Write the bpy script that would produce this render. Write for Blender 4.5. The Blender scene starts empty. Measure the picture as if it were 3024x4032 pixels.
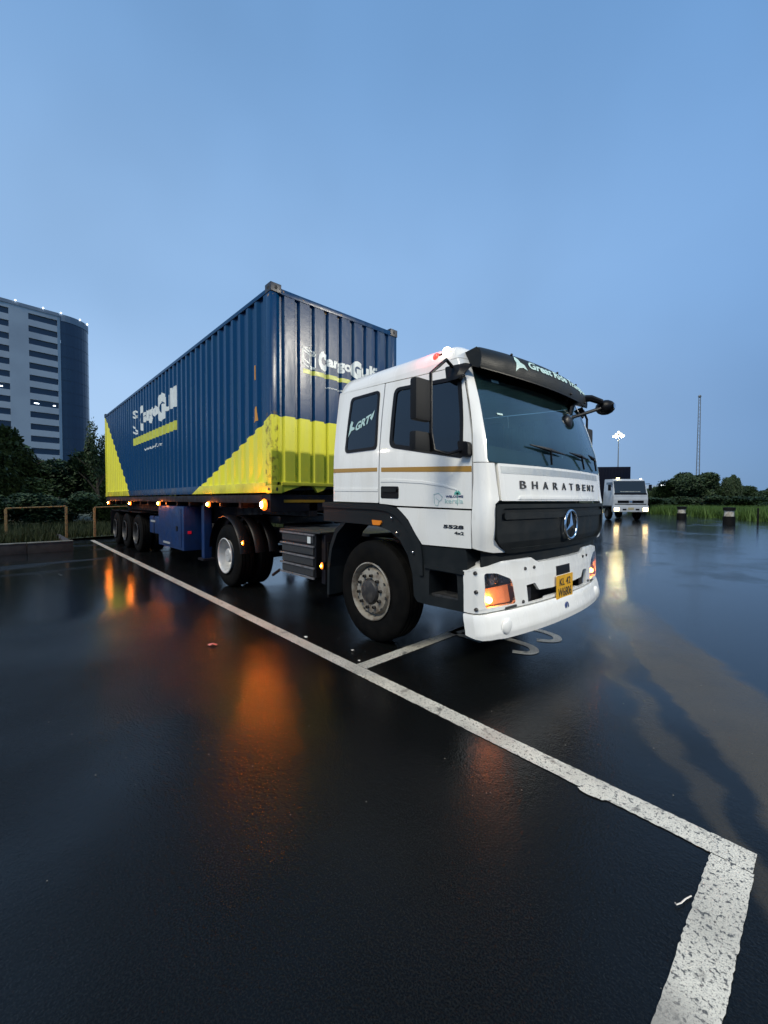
import bpy, bmesh, math, random
import numpy as np
from mathutils import Vector, Matrix
from mathutils.geometry import tessellate_polygon
R = math.radians
rnd = random.Random(7)
S = bpy.context.scene
C = S.collection

# ------------------------------------------------------------------ camera
cam_d = bpy.data.cameras.new('camera'); cam = bpy.data.objects.new('camera', cam_d); C.objects.link(cam); S.camera = cam
cam_d.sensor_fit = 'HORIZONTAL'; cam_d.sensor_width = 36; cam_d.lens = 1626.283 / 3024 * 36
cam_d.clip_start = .05; cam_d.clip_end = 3000
yaw, pitch, roll = 2.39166, -0.029388, 0.002425
d = Vector((math.cos(yaw) * math.cos(pitch), math.sin(yaw) * math.cos(pitch), math.sin(pitch)))
r = Vector((math.sin(yaw), -math.cos(yaw), 0)); u = r.cross(d)
r2 = math.cos(roll) * r + math.sin(roll) * u; u2 = -math.sin(roll) * r + math.cos(roll) * u
CAM = Vector((3.20693, -3.98190, 1.47177))
cam.matrix_world = Matrix(((r2.x, u2.x, -d.x, CAM.x), (r2.y, u2.y, -d.y, CAM.y), (r2.z, u2.z, -d.z, CAM.z), (0, 0, 0, 1)))

# ------------------------------------------------------------------ world: dusk overcast
W = bpy.data.worlds.new('World'); S.world = W; W.use_nodes = True
nt = W.node_tree; nt.nodes.clear(); N = nt.nodes.new; L = nt.links.new
wo = N('ShaderNodeOutputWorld'); bg = N('ShaderNodeBackground'); L(bg.outputs[0], wo.inputs[0])
sky = N('ShaderNodeTexSky'); sky.sky_type = 'NISHITA'; sky.sun_disc = False
SUN_EL, SUN_AZ = 48, 284          # azimuth measured from +x towards +y
sky.sun_elevation = R(SUN_EL); sky.sun_rotation = R(90 - SUN_AZ); sky.ozone_density = 3
tc = N('ShaderNodeTexCoord'); sep = N('ShaderNodeSeparateXYZ'); L(tc.outputs['Generated'], sep.inputs[0])
def ramp(fac, stops, interp='EASE'):
    n = N('ShaderNodeValToRGB'); n.color_ramp.interpolation = interp
    e = n.color_ramp.elements
    while len(e) < len(stops): e.new(.5)
    for k, (p, c) in enumerate(stops): e[k].position = p; e[k].color = (*c, 1)
    L(fac, n.inputs[0]); return n.outputs[0]
SKY_L = [(0, (.46, .64, .88)), (.14, (.42, .62, .90)), (.42, (.31, .51, .81)), (.80, (.205, .395, .70)), (1, (.16, .33, .62))]
SKY_R = [(0, (.14, .27, .49)), (.14, (.165, .315, .58)), (.42, (.20, .385, .70)), (.80, (.145, .315, .61)), (1, (.13, .29, .57))]
gl = ramp(sep.outputs[2], SKY_L); gr = ramp(sep.outputs[2], SKY_R)
dot = N('ShaderNodeVectorMath'); dot.operation = 'DOT_PRODUCT'; L(tc.outputs['Generated'], dot.inputs[0]); dot.inputs[1].default_value = (-.97, .2, 0)
mr = N('ShaderNodeMapRange'); mr.inputs[1].default_value = .2; mr.inputs[2].default_value = 1.0; L(dot.outputs['Value'], mr.inputs[0])
mx = N('ShaderNodeMix'); mx.data_type = 'RGBA'; L(mr.outputs[0], mx.inputs[0]); L(gr, mx.inputs[6]); L(gl, mx.inputs[7])
cn = N('ShaderNodeTexNoise'); cn.inputs['Scale'].default_value = 2.0; cn.inputs['Detail'].default_value = 3; cn.inputs['Distortion'].default_value = .15
L(tc.outputs['Generated'], cn.inputs['Vector'])
cm = N('ShaderNodeMapRange'); cm.inputs[1].default_value = .3; cm.inputs[2].default_value = .7; cm.inputs[3].default_value = .92; cm.inputs[4].default_value = 1.08
L(cn.outputs[0], cm.inputs[0])
ml = N('ShaderNodeMix'); ml.data_type = 'RGBA'; ml.blend_type = 'MULTIPLY'; ml.inputs[0].default_value = 1; L(mx.outputs[2], ml.inputs[6]); L(cm.outputs[0], ml.inputs[7])
sc_ = N('ShaderNodeMix'); sc_.data_type = 'RGBA'; sc_.blend_type = 'MULTIPLY'; sc_.inputs[0].default_value = 1; sc_.inputs[7].default_value = (.05, .05, .05, 1)
L(sky.outputs[0], sc_.inputs[6])
fm = N('ShaderNodeMix'); fm.data_type = 'RGBA'; fm.inputs[0].default_value = .06; L(ml.outputs[2], fm.inputs[6]); L(sc_.outputs[2], fm.inputs[7])
L(fm.outputs[2], bg.inputs[0]); bg.inputs[1].default_value = 1.03

sun_d = bpy.data.lights.new('sun', 'SUN'); sun = bpy.data.objects.new('sun', sun_d); C.objects.link(sun)
sun_d.energy = 3.0; sun_d.angle = R(24); sun_d.color = (1, .93, .77)  # soft fill added from the camera side to brighten the truck
sv = Vector((math.cos(R(SUN_EL)) * math.cos(R(SUN_AZ)), math.cos(R(SUN_EL)) * math.sin(R(SUN_AZ)), math.sin(R(SUN_EL))))
sun.rotation_euler = sv.to_track_quat('Z', 'Y').to_euler()
S.view_settings.view_transform = 'Standard'; S.view_settings.look = 'None'; S.view_settings.exposure = 0; S.view_settings.gamma = 1
S.render.engine = 'CYCLES'; S.cycles.use_denoising = True; S.cycles.sample_clamp_indirect = 4; S.cycles.max_bounces = 8
S.cycles.transparent_max_bounces = 12; S.cycles.caustics_reflective = False; S.cycles.caustics_refractive = False

# ------------------------------------------------------------------ materials
def mat(name, col, rough=.5, metal=0, coat=0, coat_r=.05, noise=None, bump=None, spec=.5, emis=None, estr=0, cell=None):
    m = bpy.data.materials.new(name); m.use_nodes = True; t = m.node_tree; b = t.nodes['Principled BSDF']
    b.inputs['Base Color'].default_value = (*col, 1); b.inputs['Roughness'].default_value = rough; b.inputs['Metallic'].default_value = metal
    b.inputs['Coat Weight'].default_value = coat; b.inputs['Coat Roughness'].default_value = coat_r; b.inputs['Specular IOR Level'].default_value = spec
    if emis: b.inputs['Emission Color'].default_value = (*emis, 1); b.inputs['Emission Strength'].default_value = estr
    if noise or bump:
        g = t.nodes.new('ShaderNodeNewGeometry')
    if noise:   # (scale, colour2, lo, hi, detail)
        n = t.nodes.new('ShaderNodeTexNoise'); n.inputs['Scale'].default_value = noise[0]; n.inputs['Detail'].default_value = noise[4] if len(noise) > 4 else 6
        t.links.new(g.outputs['Position'], n.inputs['Vector'])
        mp = t.nodes.new('ShaderNodeMapRange'); mp.inputs[1].default_value = noise[2]; mp.inputs[2].default_value = noise[3]; t.links.new(n.outputs[0], mp.inputs[0])
        x = t.nodes.new('ShaderNodeMix'); x.data_type = 'RGBA'; x.inputs[6].default_value = (*col, 1); x.inputs[7].default_value = (*noise[1], 1)
        t.links.new(mp.outputs[0], x.inputs[0]); t.links.new(x.outputs[2], b.inputs['Base Color'])
        q = t.nodes.new('ShaderNodeMapRange'); q.inputs[3].default_value = rough * .85; q.inputs[4].default_value = min(1, rough * 1.3 + .05); t.links.new(mp.outputs[0], q.inputs[0]); t.links.new(q.outputs[0], b.inputs['Roughness'])
    if bump:    # (scale, strength)
        n = t.nodes.new('ShaderNodeTexNoise'); n.inputs['Scale'].default_value = bump[0]; n.inputs['Detail'].default_value = 4; t.links.new(g.outputs['Position'], n.inputs['Vector'])
        bp = t.nodes.new('ShaderNodeBump'); bp.inputs['Strength'].default_value = bump[1]; bp.inputs['Distance'].default_value = .01
        t.links.new(n.outputs[0], bp.inputs['Height']); t.links.new(bp.outputs[0], b.inputs['Normal'])
    return m
MT = {}
MT['white'] = mat('white_paint', (.80, .80, .77), .30, coat=.6, coat_r=.04, noise=(2.2, (.68, .67, .62), .45, .85))
_t = MT['white'].node_tree; _n = [q for q in _t.nodes if q.type == 'TEX_NOISE'][0]; _m = _t.nodes.new('ShaderNodeMapping'); _m.inputs['Scale'].default_value = (2.2, 2.2, .45)
_g = [q for q in _t.nodes if q.type == 'NEW_GEOMETRY'][0]; _t.links.new(_g.outputs['Position'], _m.inputs[0]); _t.links.new(_m.outputs[0], _n.inputs['Vector'])
MT['dark_inner'] = mat('inner_shell', (.02, .02, .02), .8)
MT['charcoal'] = mat('charcoal_plastic', (.011, .014, .016), .5, noise=(6, (.019, .022, .024), .4, .8), bump=(400, .08), spec=.12)
MT['black'] = mat('black_plastic', (.004, .004, .005), .42, bump=(300, .05), spec=.2)
MT['rubber'] = mat('tyre_rubber', (.0035, .0035, .0035), .8, noise=(9, (.008, .0075, .007), .4, .75), bump=(160, .25), spec=.07)
MT['rim'] = mat('rim_steel', (.27, .25, .21), .5, metal=.1, noise=(14, (.10, .07, .05), .42, .72), bump=(80, .2))
MT['rim2'] = mat('rim_silver', (.50, .50, .49), .4, metal=.2, noise=(10, (.3, .3, .29), .5, .8))
MT['hub'] = mat('hub_grease_and_shaded_rim', (.025, .023, .022), .5, noise=(20, (.06, .055, .05), .5, .7))
MT['mirror_shell'] = mat('mirror_shell', (.006, .007, .009), .6, spec=.2)
MT['chrome'] = mat('chrome', (.75, .76, .78), .08, metal=1)
MT['silver'] = mat('silver_tape', (.42, .45, .46), .35, metal=.3, noise=(12, (.32, .35, .37), .4, .7))
MT['stripe'] = mat('amber_reflective_tape', (.36, .19, .015), .35, coat=.3)
MT['plate'] = mat('plate_yellow', (.68, .36, .01), .45, noise=(20, (.5, .27, .02), .5, .8))
MT['ink'] = mat('black_ink', (.015, .015, .015), .4)
MT['teal'] = mat('teal_print', (.10, .42, .36), .5)
MT['mint'] = mat('mint_print', (.42, .60, .58), .5)
MT['navy'] = mat('navy_print', (.03, .05, .16), .5)
MT['printw'] = mat('white_print', (.62, .68, .68), .4, noise=(7, (.52, .57, .58), .45, .75))
MT['amber'] = mat('amber_lens', (.75, .22, .01), .25, coat=.8)
MT['amber_lit'] = mat('amber_lens_lit', (.8, .25, .02), .3, emis=(1, .17, .010), estr=3)
MT['bulb'] = mat('bulb_amber', (1, .5, .1), .3, emis=(1, .24, .025), estr=420)
MT['bulb_big'] = mat('bulb_amber_large', (1, .5, .1), .3, emis=(1, .22, .022), estr=1300)
MT['bulb_ind'] = mat('bulb_indicator', (1, .5, .1), .3, emis=(1, .30, .06), estr=130)
MT['bulb_soft'] = mat('bulb_amber_dim', (1, .6, .1), .3, emis=(1, .48, .04), estr=40)
MT['bulb_white'] = mat('bulb_white', (1, 1, .9), .3, emis=(1, .86, .62), estr=26)
MT['red_lit'] = mat('red_lens_lit', (.7, .02, .02), .25, emis=(1, .03, .02), estr=4)
MT['red_dim'] = mat('red_reflector', (.6, .01, .03), .25, emis=(1, .02, .05), estr=.12)  # faint emission stands in for light thrown back by the reflector
MT['lampglass'] = mat('lamp_housing', (.05, .055, .065), .12, coat=1, noise=(25, (.35, .36, .38), .5, .62))
MT['blue_paint'] = mat('blue_steel', (.003, .024, .10), .5, coat=.08, noise=(5, (.004, .016, .06), .4, .8), spec=.3)
MT['chassis'] = mat('chassis_paint', (.006, .006, .010), .6, noise=(8, (.014, .008, .006), .45, .7), spec=.25)
MT['redox'] = mat('red_oxide', (.022, .009, .007), .65, noise=(9, (.010, .006, .006), .4, .7), spec=.2)
MT['alu'] = mat('aluminium', (.20, .20, .21), .45, metal=.4, noise=(15, (.10, .10, .10), .4, .75))
MT['darkpanel'] = mat('dark_panel', (.018, .019, .021), .55, noise=(30, (.035, .035, .035), .4, .7))
MT['seat'] = mat('seat_fabric', (.05, .05, .055), .8)
MT['dash'] = mat('dashboard', (.06, .06, .058), .6)
MT['curtain'] = mat('cab_trim', (.26, .28, .27), .7, noise=(5, (.10, .11, .10), .4, .7))

def glass_mat(name, tint, refl=1.0, rough=.01, wav=.0, film=0):
    m = bpy.data.materials.new(name); m.use_nodes = True; t = m.node_tree; t.nodes.clear()
    o = t.nodes.new('ShaderNodeOutputMaterial'); mixs = t.nodes.new('ShaderNodeMixShader'); tr = t.nodes.new('ShaderNodeBsdfTransparent'); gl = t.nodes.new('ShaderNodeBsdfGlossy')
    tr.inputs[0].default_value = (*tint, 1); gl.inputs['Roughness'].default_value = rough; gl.inputs['Color'].default_value = (refl, refl, refl, 1)
    f = t.nodes.new('ShaderNodeFresnel'); bf = t.nodes.new('ShaderNodeNewGeometry'); io = t.nodes.new('ShaderNodeMapRange'); io.inputs[3].default_value = 1.5; io.inputs[4].default_value = 1 / 1.5
    t.links.new(bf.outputs['Backfacing'], io.inputs[0]); t.links.new(io.outputs[0], f.inputs[0])
    ad = t.nodes.new('ShaderNodeMath'); ad.operation = 'ADD'; ad.inputs[1].default_value = .03; t.links.new(f.outputs[0], ad.inputs[0])
    t.links.new(ad.outputs[0], mixs.inputs[0]); t.links.new(tr.outputs[0], mixs.inputs[1]); t.links.new(gl.outputs[0], mixs.inputs[2]); t.links.new(mixs.outputs[0], o.inputs[0])
    if film:
        df = t.nodes.new('ShaderNodeBsdfDiffuse'); df.inputs[0].default_value = (.10, .24, .27, 1); m2 = t.nodes.new('ShaderNodeMixShader'); g = t.nodes.new('ShaderNodeNewGeometry'); n = t.nodes.new('ShaderNodeTexNoise'); n.inputs['Scale'].default_value = 2.5; n.inputs['Detail'].default_value = 6
        t.links.new(g.outputs['Position'], n.inputs['Vector']); q = t.nodes.new('ShaderNodeMapRange'); q.inputs[1].default_value = .35; q.inputs[2].default_value = .7; q.inputs[3].default_value = film * .6; q.inputs[4].default_value = film * 1.7
        t.links.new(n.outputs[0], q.inputs[0]); t.links.new(q.outputs[0], m2.inputs[0]); t.links.new(tr.outputs[0], m2.inputs[1]); t.links.new(df.outputs[0], m2.inputs[2]); t.links.new(m2.outputs[0], mixs.inputs[1])
    if wav:
        g = t.nodes.new('ShaderNodeNewGeometry'); n = t.nodes.new('ShaderNodeTexNoise'); n.inputs['Scale'].default_value = 9; t.links.new(g.outputs['Position'], n.inputs['Vector'])
        b = t.nodes.new('ShaderNodeBump'); b.inputs['Strength'].default_value = wav; b.inputs['Distance'].default_value = .01; t.links.new(n.outputs[0], b.inputs['Height'])
        t.links.new(b.outputs[0], gl.inputs['Normal'])
    return m
MT['glass'] = glass_mat('windscreen_glass', (.55, .66, .65), wav=.05, film=.06)
MT['tint'] = glass_mat('tinted_glass', (.10, .12, .14))
MT['lens'] = glass_mat('clear_lens', (.95, .8, .7))

def cont_mat():
    m = bpy.data.materials.new('container_paint'); m.use_nodes = True; t = m.node_tree; b = t.nodes['Principled BSDF']; n = t.nodes.new; l = t.links.new
    tc = n('ShaderNodeTexCoord'); sp = n('ShaderNodeSeparateXYZ'); l(tc.outputs['Object'], sp.inputs[0])
    def math_(op, a, c):
        x = n('ShaderNodeMath'); x.operation = op
        for k, v in enumerate((a, c)):
            if isinstance(v, (int, float)): x.inputs[k].default_value = v
            else: l(v, x.inputs[k])
        return x.outputs[0]
    X, Y, Z = sp.outputs
    a1 = math_('LESS_THAN', Z, math_('ADD', math_('MULTIPLY', X, .335), 1.10))
    a2 = math_('LESS_THAN', Z, math_('ADD', math_('MULTIPLY', math_('ADD', X, 11.98), -.778), 2.678))
    yel = math_('MAXIMUM', a1, a2)
    def noise(sc, det, lo, hi, vec=None):
        q = n('ShaderNodeTexNoise'); q.inputs['Scale'].default_value = sc; q.inputs['Detail'].default_value = det; l(vec or tc.outputs['Object'], q.inputs['Vector'])
        r_ = n('ShaderNodeMapRange'); r_.inputs[1].default_value = lo; r_.inputs[2].default_value = hi; l(q.outputs[0], r_.inputs[0]); return r_.outputs[0]
    def mix(f, c1, c2, bt='MIX'):
        x = n('ShaderNodeMix'); x.data_type = 'RGBA'; x.blend_type = bt
        if isinstance(f, (int, float)): x.inputs[0].default_value = f
        else: l(f, x.inputs[0])
        for k, v in ((6, c1), (7, c2)):
            if isinstance(v, tuple): x.inputs[k].default_value = (*v, 1)
            else: l(v, x.inputs[k])
        return x.outputs[2]
    vm = n('ShaderNodeMapping'); vm.inputs['Scale'].default_value = (5, 5, .7); l(tc.outputs['Object'], vm.inputs[0])
    streak = noise(1.5, 5, .45, .8, vm.outputs[0])
    blue = mix(streak, (.0012, .038, .118), (.002, .042, .108))
    yl = mix(noise(1.2, 5, .35, .75), (.76, .73, .055), (.66, .63, .07)); yl = mix(math_('MULTIPLY', streak, .25), yl, (.36, .36, .10))
    col = mix(yel, blue, yl)
    # rust gathering on the posts, the sills and as spots
    edge = math_('GREATER_THAN', X, -.20); low = math_('LESS_THAN', Z, 1.15)
    rust = math_('MULTIPLY', noise(13, 8, .50, .74), math_('MULTIPLY', edge, math_('MULTIPLY', low, math_('LESS_THAN', Y, -1.10))))
    spots = noise(26, 3, .75, .78)
    sill = math_('MULTIPLY', math_('LESS_THAN', Z, .155), .38)
    rust = math_('MAXIMUM', math_('MAXIMUM', rust, spots), math_('MULTIPLY', sill, noise(3, 5, .3, .7)))
    col = mix(rust, col, (.13, .085, .03))
    toprust = math_('MULTIPLY', math_('MULTIPLY', math_('GREATER_THAN', Z, 2.70), math_('GREATER_THAN', X, -.1)), noise(13, 4, .66, .70))
    col = mix(toprust, col, (.35, .20, .06))
    l(col, b.inputs['Base Color']); b.inputs['Specular IOR Level'].default_value = .17
    rg = n('ShaderNodeMapRange'); rg.inputs[3].default_value = .24; rg.inputs[4].default_value = .38; l(streak, rg.inputs[0]); l(rg.outputs[0], b.inputs['Roughness'])
    bp = n('ShaderNodeBump'); bp.inputs['Strength'].default_value = .12; bp.inputs['Distance'].default_value = .01; q = n('ShaderNodeTexNoise'); q.inputs['Scale'].default_value = 7; l(tc.outputs['Object'], q.inputs['Vector']); l(q.outputs[0], bp.inputs['Height']); l(bp.outputs[0], b.inputs['Normal'])
    return m
MT['cont'] = cont_mat()
MT['casting'] = mat('casting_steel', (.010, .016, .030), .5, noise=(14, (.035, .028, .022), .5, .7))

def asphalt_mat():
    m = bpy.data.materials.new('wet_asphalt'); m.use_nodes = True; t = m.node_tree; b = t.nodes['Principled BSDF']; n = t.nodes.new; l = t.links.new
    g = n('ShaderNodeNewGeometry'); P = g.outputs['Position']; sp = n('ShaderNodeSeparateXYZ'); l(P, sp.inputs[0])
    def M_(op, a, c=0.0):
        x = n('ShaderNodeMath'); x.operation = op; x.use_clamp = False
        for k, v in enumerate((a, c)):
            if isinstance(v, (int, float)): x.inputs[k].default_value = v
            else: l(v, x.inputs[k])
        return x.outputs[0]
    def noise(sc, det, lo, hi, o1=0., o2=1.):
        q = n('ShaderNodeTexNoise'); q.inputs['Scale'].default_value = sc; q.inputs['Detail'].default_value = det; l(P, q.inputs['Vector'])
        r_ = n('ShaderNodeMapRange'); r_.inputs[1].default_value = lo; r_.inputs[2].default_value = hi; r_.inputs[3].default_value = o1; r_.inputs[4].default_value = o2; l(q.outputs[0], r_.inputs[0]); return r_.outputs[0]
    def smooth(v, lo, hi):
        r_ = n('ShaderNodeMapRange'); r_.interpolation_type = 'SMOOTHSTEP'; r_.inputs[1].default_value = lo; r_.inputs[2].default_value = hi; l(v, r_.inputs[0]); return r_.outputs[0]
    def mix(f, c1, c2):
        x = n('ShaderNodeMix'); x.data_type = 'RGBA'
        if isinstance(f, (int, float)): x.inputs[0].default_value = f
        else: l(f, x.inputs[0])
        for k, v in ((6, c1), (7, c2)):
            if isinstance(v, tuple): x.inputs[k].default_value = (*v, 1)
            else: l(v, x.inputs[k])
        return x.outputs[2]
    X, Y, Z = sp.outputs
    wob = noise(1.6, 4, .3, .7, -.10, .10)
    q = M_('ADD', M_('ADD', M_('MULTIPLY', X, .86), M_('MULTIPLY', Y, .51)), wob)
    tr = M_('SUBTRACT', M_('MULTIPLY', X, .51), M_('MULTIPLY', Y, .86))        # along the tyre tracks
    band1 = M_('MULTIPLY', smooth(q, 1.90, 2.00), M_('SUBTRACT', 1, smooth(q, 2.54, 2.68)))
    band2 = M_('MULTIPLY', M_('MULTIPLY', smooth(q, 1.56, 1.66), M_('SUBTRACT', 1, smooth(q, 1.72, 1.80))), .55)
    inr = smooth(tr, -2.6, .9)
    silt = M_('MULTIPLY', M_('MULTIPLY', M_('MAXIMUM', band1, band2), inr), noise(2.2, 4, .2, .6, .7, 1))
    grain = noise(150, 3, .45, .72)
    base = mix(grain, (.0003, .0006, .0008), (.0075, .0090, .0088))
    blot = noise(.7, 4, .4, .7)
    base = mix(M_('MULTIPLY', blot, .3), base, (.0045, .0055, .0050))
    col = mix(silt, base, (.052, .046, .034))
    l(col, b.inputs['Base Color'])
    # wetness: the far and right part of the lot stands in a smooth film of water
    pud = M_('ADD', noise(.30, 3, .38, .62), M_('MULTIPLY', noise(1.3, 4, .40, .64), .45))
    far = smooth(M_('ADD', M_('MULTIPLY', Y, .9), M_('MULTIPLY', X, .35)), -.6, 2.5)
    def streak(sx, sy, lo, hi):
        mp = n('ShaderNodeMapping'); mp.inputs['Scale'].default_value = (sx, sy, 1); l(P, mp.inputs[0]); q_ = n('ShaderNodeTexNoise'); q_.inputs['Scale'].default_value = 1; q_.inputs['Detail'].default_value = 4; l(mp.outputs[0], q_.inputs['Vector']); return smooth(q_.outputs[0], lo, hi)
    lf = M_('MULTIPLY', smooth(M_('MULTIPLY', X, -1), 2.3, 4.0), M_('MAXIMUM', streak(1.1, .16, .40, .52), M_('SUBTRACT', 1, smooth(M_('MULTIPLY', X, -1), 6.8, 8.2))))
    far = M_('MULTIPLY', far, M_('SUBTRACT', 1, M_('MULTIPLY', M_('MAXIMUM', streak(.22, .12, .44, .60), streak(.7, .5, .50, .62)), .55)))
    wet = M_('MINIMUM', M_('ADD', M_('MULTIPLY', pud, .55), M_('MAXIMUM', far, M_('MULTIPLY', lf, .95))), 1)
    wet = M_('MULTIPLY', wet, M_('SUBTRACT', 1, M_('MULTIPLY', silt, .8)))
    cr = n('ShaderNodeMapRange'); cr.inputs[3].default_value = .27; cr.inputs[4].default_value = .115; l(wet, cr.inputs[0])
    b.inputs['Coat Weight'].default_value = 1; l(cr.outputs[0], b.inputs['Coat Roughness']); ci = n('ShaderNodeMapRange'); ci.inputs[3].default_value = 1.20; ci.inputs[4].default_value = 1.42; l(wet, ci.inputs[0]); l(ci.outputs[0], b.inputs['Coat IOR'])
    b.inputs['Roughness'].default_value = .8; b.inputs['Specular IOR Level'].default_value = .04
    hb = noise(85, 4, .2, .8); hb2 = noise(30, 4, .2, .8)
    h = M_('ADD', M_('MULTIPLY', hb, M_('SUBTRACT', 1.15, wet)), M_('MULTIPLY', hb2, M_('SUBTRACT', .85, M_('MULTIPLY', wet, .55))))
    bp = n('ShaderNodeBump'); bp.inputs['Strength'].default_value = .34; bp.inputs['Distance'].default_value = .006; l(h, bp.inputs['Height'])
    l(bp.outputs[0], b.inputs['Coat Normal'])
    bq = n('ShaderNodeBump'); bq.inputs['Strength'].default_value = .9; bq.inputs['Distance'].default_value = .006; l(hb, bq.inputs['Height']); l(bq.outputs[0], b.inputs['Normal'])
    return m
MT['asphalt'] = asphalt_mat()

def paint_mat():
    m = bpy.data.materials.new('road_paint'); m.use_nodes = True; t = m.node_tree; b = t.nodes['Principled BSDF']; n = t.nodes.new; l = t.links.new
    g = n('ShaderNodeNewGeometry')
    def noise(sc, det, lo, hi):
        q = n('ShaderNodeTexNoise'); q.inputs['Scale'].default_value = sc; q.inputs['Detail'].default_value = det; l(g.outputs['Position'], q.inputs['Vector'])
        r_ = n('ShaderNodeMapRange'); r_.inputs[1].default_value = lo; r_.inputs[2].default_value = hi; l(q.outputs[0], r_.inputs[0]); return r_.outputs[0]
    def mix(f, c1, c2):
        x = n('ShaderNodeMix'); x.data_type = 'RGBA'; l(f, x.inputs[0])
        for k, v in ((6, c1), (7, c2)):
            if isinstance(v, tuple): x.inputs[k].default_value = (*v, 1)
            else: l(v, x.inputs[k])
        return x.outputs[2]
    c = mix(noise(3, 6, .35, .7), (.60, .58, .50), (.40, .385, .33))
    c = mix(noise(75, 4, .57, .63), c, (.06, .06, .055))
    c = mix(noise(210, 3, .54, .66), c, (.16, .155, .14))
    c = mix(noise(9, 6, .60, .68), c, (.12, .115, .10)); c = mix(noise(1.3, 5, .55, .75), c, (.20, .19, .165))
    l(c, b.inputs['Base Color']); b.inputs['Roughness'].default_value = .5; b.inputs['Coat Weight'].default_value = .35; b.inputs['Coat Roughness'].default_value = .3
    q = n('ShaderNodeTexNoise'); q.inputs['Scale'].default_value = 140; l(g.outputs['Position'], q.inputs['Vector'])
    bp = n('ShaderNodeBump'); bp.inputs['Strength'].default_value = .6; bp.inputs['Distance'].default_value = .006; l(q.outputs[0], bp.inputs['Height']); l(bp.outputs[0], b.inputs['Normal'])
    return m
MT['paint'] = paint_mat()
MT['concrete'] = mat('kerb_concrete', (.15, .145, .12), .7, noise=(4, (.07, .068, .055), .4, .7), bump=(60, .4))
MT['kerbside'] = mat('kerb_face', (.045, .035, .028), .6, noise=(5, (.022, .018, .015), .4, .7), bump=(50, .4))
MT['soil'] = mat('grass_soil', (.035, .050, .016), .9, noise=(.8, (.05, .045, .02), .4, .7), bump=(8, .6))
MT['fence'] = mat('weathered_yellow_pipe', (.30, .19, .07), .6, noise=(18, (.14, .10, .06), .45, .65))
MT['bark'] = mat('bark', (.04, .032, .022), .9, bump=(20, .8))
def leaf_mat(name, c1, c2, rough=.6):
    m = bpy.data.materials.new(name); m.use_nodes = True; t = m.node_tree; b = t.nodes['Principled BSDF']; g = t.nodes.new('ShaderNodeNewGeometry')
    r_ = t.nodes.new('ShaderNodeValToRGB'); r_.color_ramp.elements[0].color = (*c1, 1); r_.color_ramp.elements[1].color = (*c2, 1)
    t.links.new(g.outputs['Random Per Island'], r_.inputs[0]); t.links.new(r_.outputs[0], b.inputs['Base Color']); b.inputs['Roughness'].default_value = rough
    b.inputs['Specular IOR Level'].default_value = .25
    return m
MT['leaf'] = leaf_mat('leaves_dark', (.009, .019, .007), (.030, .058, .018))
MT['leaf2'] = leaf_mat('leaves_mid', (.013, .028, .012), (.045, .075, .030))
MT['grass'] = leaf_mat('grass_blades', (.032, .072, .014), (.085, .150, .034))
MT['grass2'] = leaf_mat('grass_blades_dry', (.012, .022, .006), (.035, .045, .014))
MT['facade'] = mat('facade_panels', (.50, .54, .57), .6, noise=(.15, (.42, .46, .50), .4, .7))
MT['facade2'] = mat('facade_parapet', (.24, .29, .35), .6)
MT['winglass'] = mat('dark_window', (.012, .035, .07), .15, spec=.6)
MT['curtainwall'] = mat('curtain_wall_glass', (.010, .035, .075), .22, spec=.6, noise=(.12, (.014, .045, .09), .4, .7))
MT['lit'] = mat('lit_light', (1, 1, 1), .4, emis=(.85, .93, 1), estr=6)
MT['mastpole'] = mat('galvanised_pole', (.16, .18, .20), .5, metal=.3)
MT['flood'] = mat('floodlight_lit', (1, .95, .7), .4, emis=(1, .84, .40), estr=650)
MT['floodlens'] = mat('floodlight_lens', (1, .95, .7), .4, emis=(1, .88, .58), estr=2.6)
MT['flood_side'] = mat('floodlight_cool', (1, .95, .7), .4, emis=(1, .9, .40), estr=300)
MT['blackc'] = mat('dark_container_paint', (.003, .005, .014), .6, noise=(1, (.005, .006, .014), .4, .7), spec=.15)
MT['bolw'] = mat('bollard_band', (.50, .48, .42), .7, noise=(6, (.30, .27, .22), .45, .6))
MT['bolk'] = mat('bollard_black', (.006, .006, .006), .7, spec=.15)
MT['litter'] = mat('pale_litter', (.6, .56, .5), .5)
MT['litterp'] = mat('pink_wrapper', (.45, .14, .14), .35, coat=.5)

# ------------------------------------------------------------------ object helpers
ORG = {}
def org(p): return ORG.get(p.name, Vector((0, 0, 0))) if p else Vector((0, 0, 0))
def thing(name, label, cat, loc=(0, 0, 0), rz=0, group=None, local=False):
    o = bpy.data.objects.new(name, None); C.objects.link(o); o.location = loc; o.rotation_euler = (0, 0, rz); o.empty_display_size = .3
    o['label'] = label; o['category'] = cat
    if group: o['group'] = group
    ORG[o.name] = Vector((0, 0, 0)) if local else Vector(loc)
    return o
def link(name, me, m=None, parent=None, smooth=35, kind=None, label=None):
    if m is not None and not me.materials: me.materials.append(MT[m] if isinstance(m, str) else m)
    if smooth: 
        me.shade_smooth(); me.set_sharp_from_angle(angle=R(smooth))
    o = bpy.data.objects.new(name, me); C.objects.link(o)
    if parent: o.parent = parent; ORG[o.name] = org(parent)
    else: ORG[o.name] = Vector((0, 0, 0))
    if kind: o['kind'] = kind
    if label: o['label'] = label
    return o
def tag(o, label, cat, group=None):
    o['label'] = label; o['category'] = cat
    if group: o['group'] = group
    return o
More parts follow.
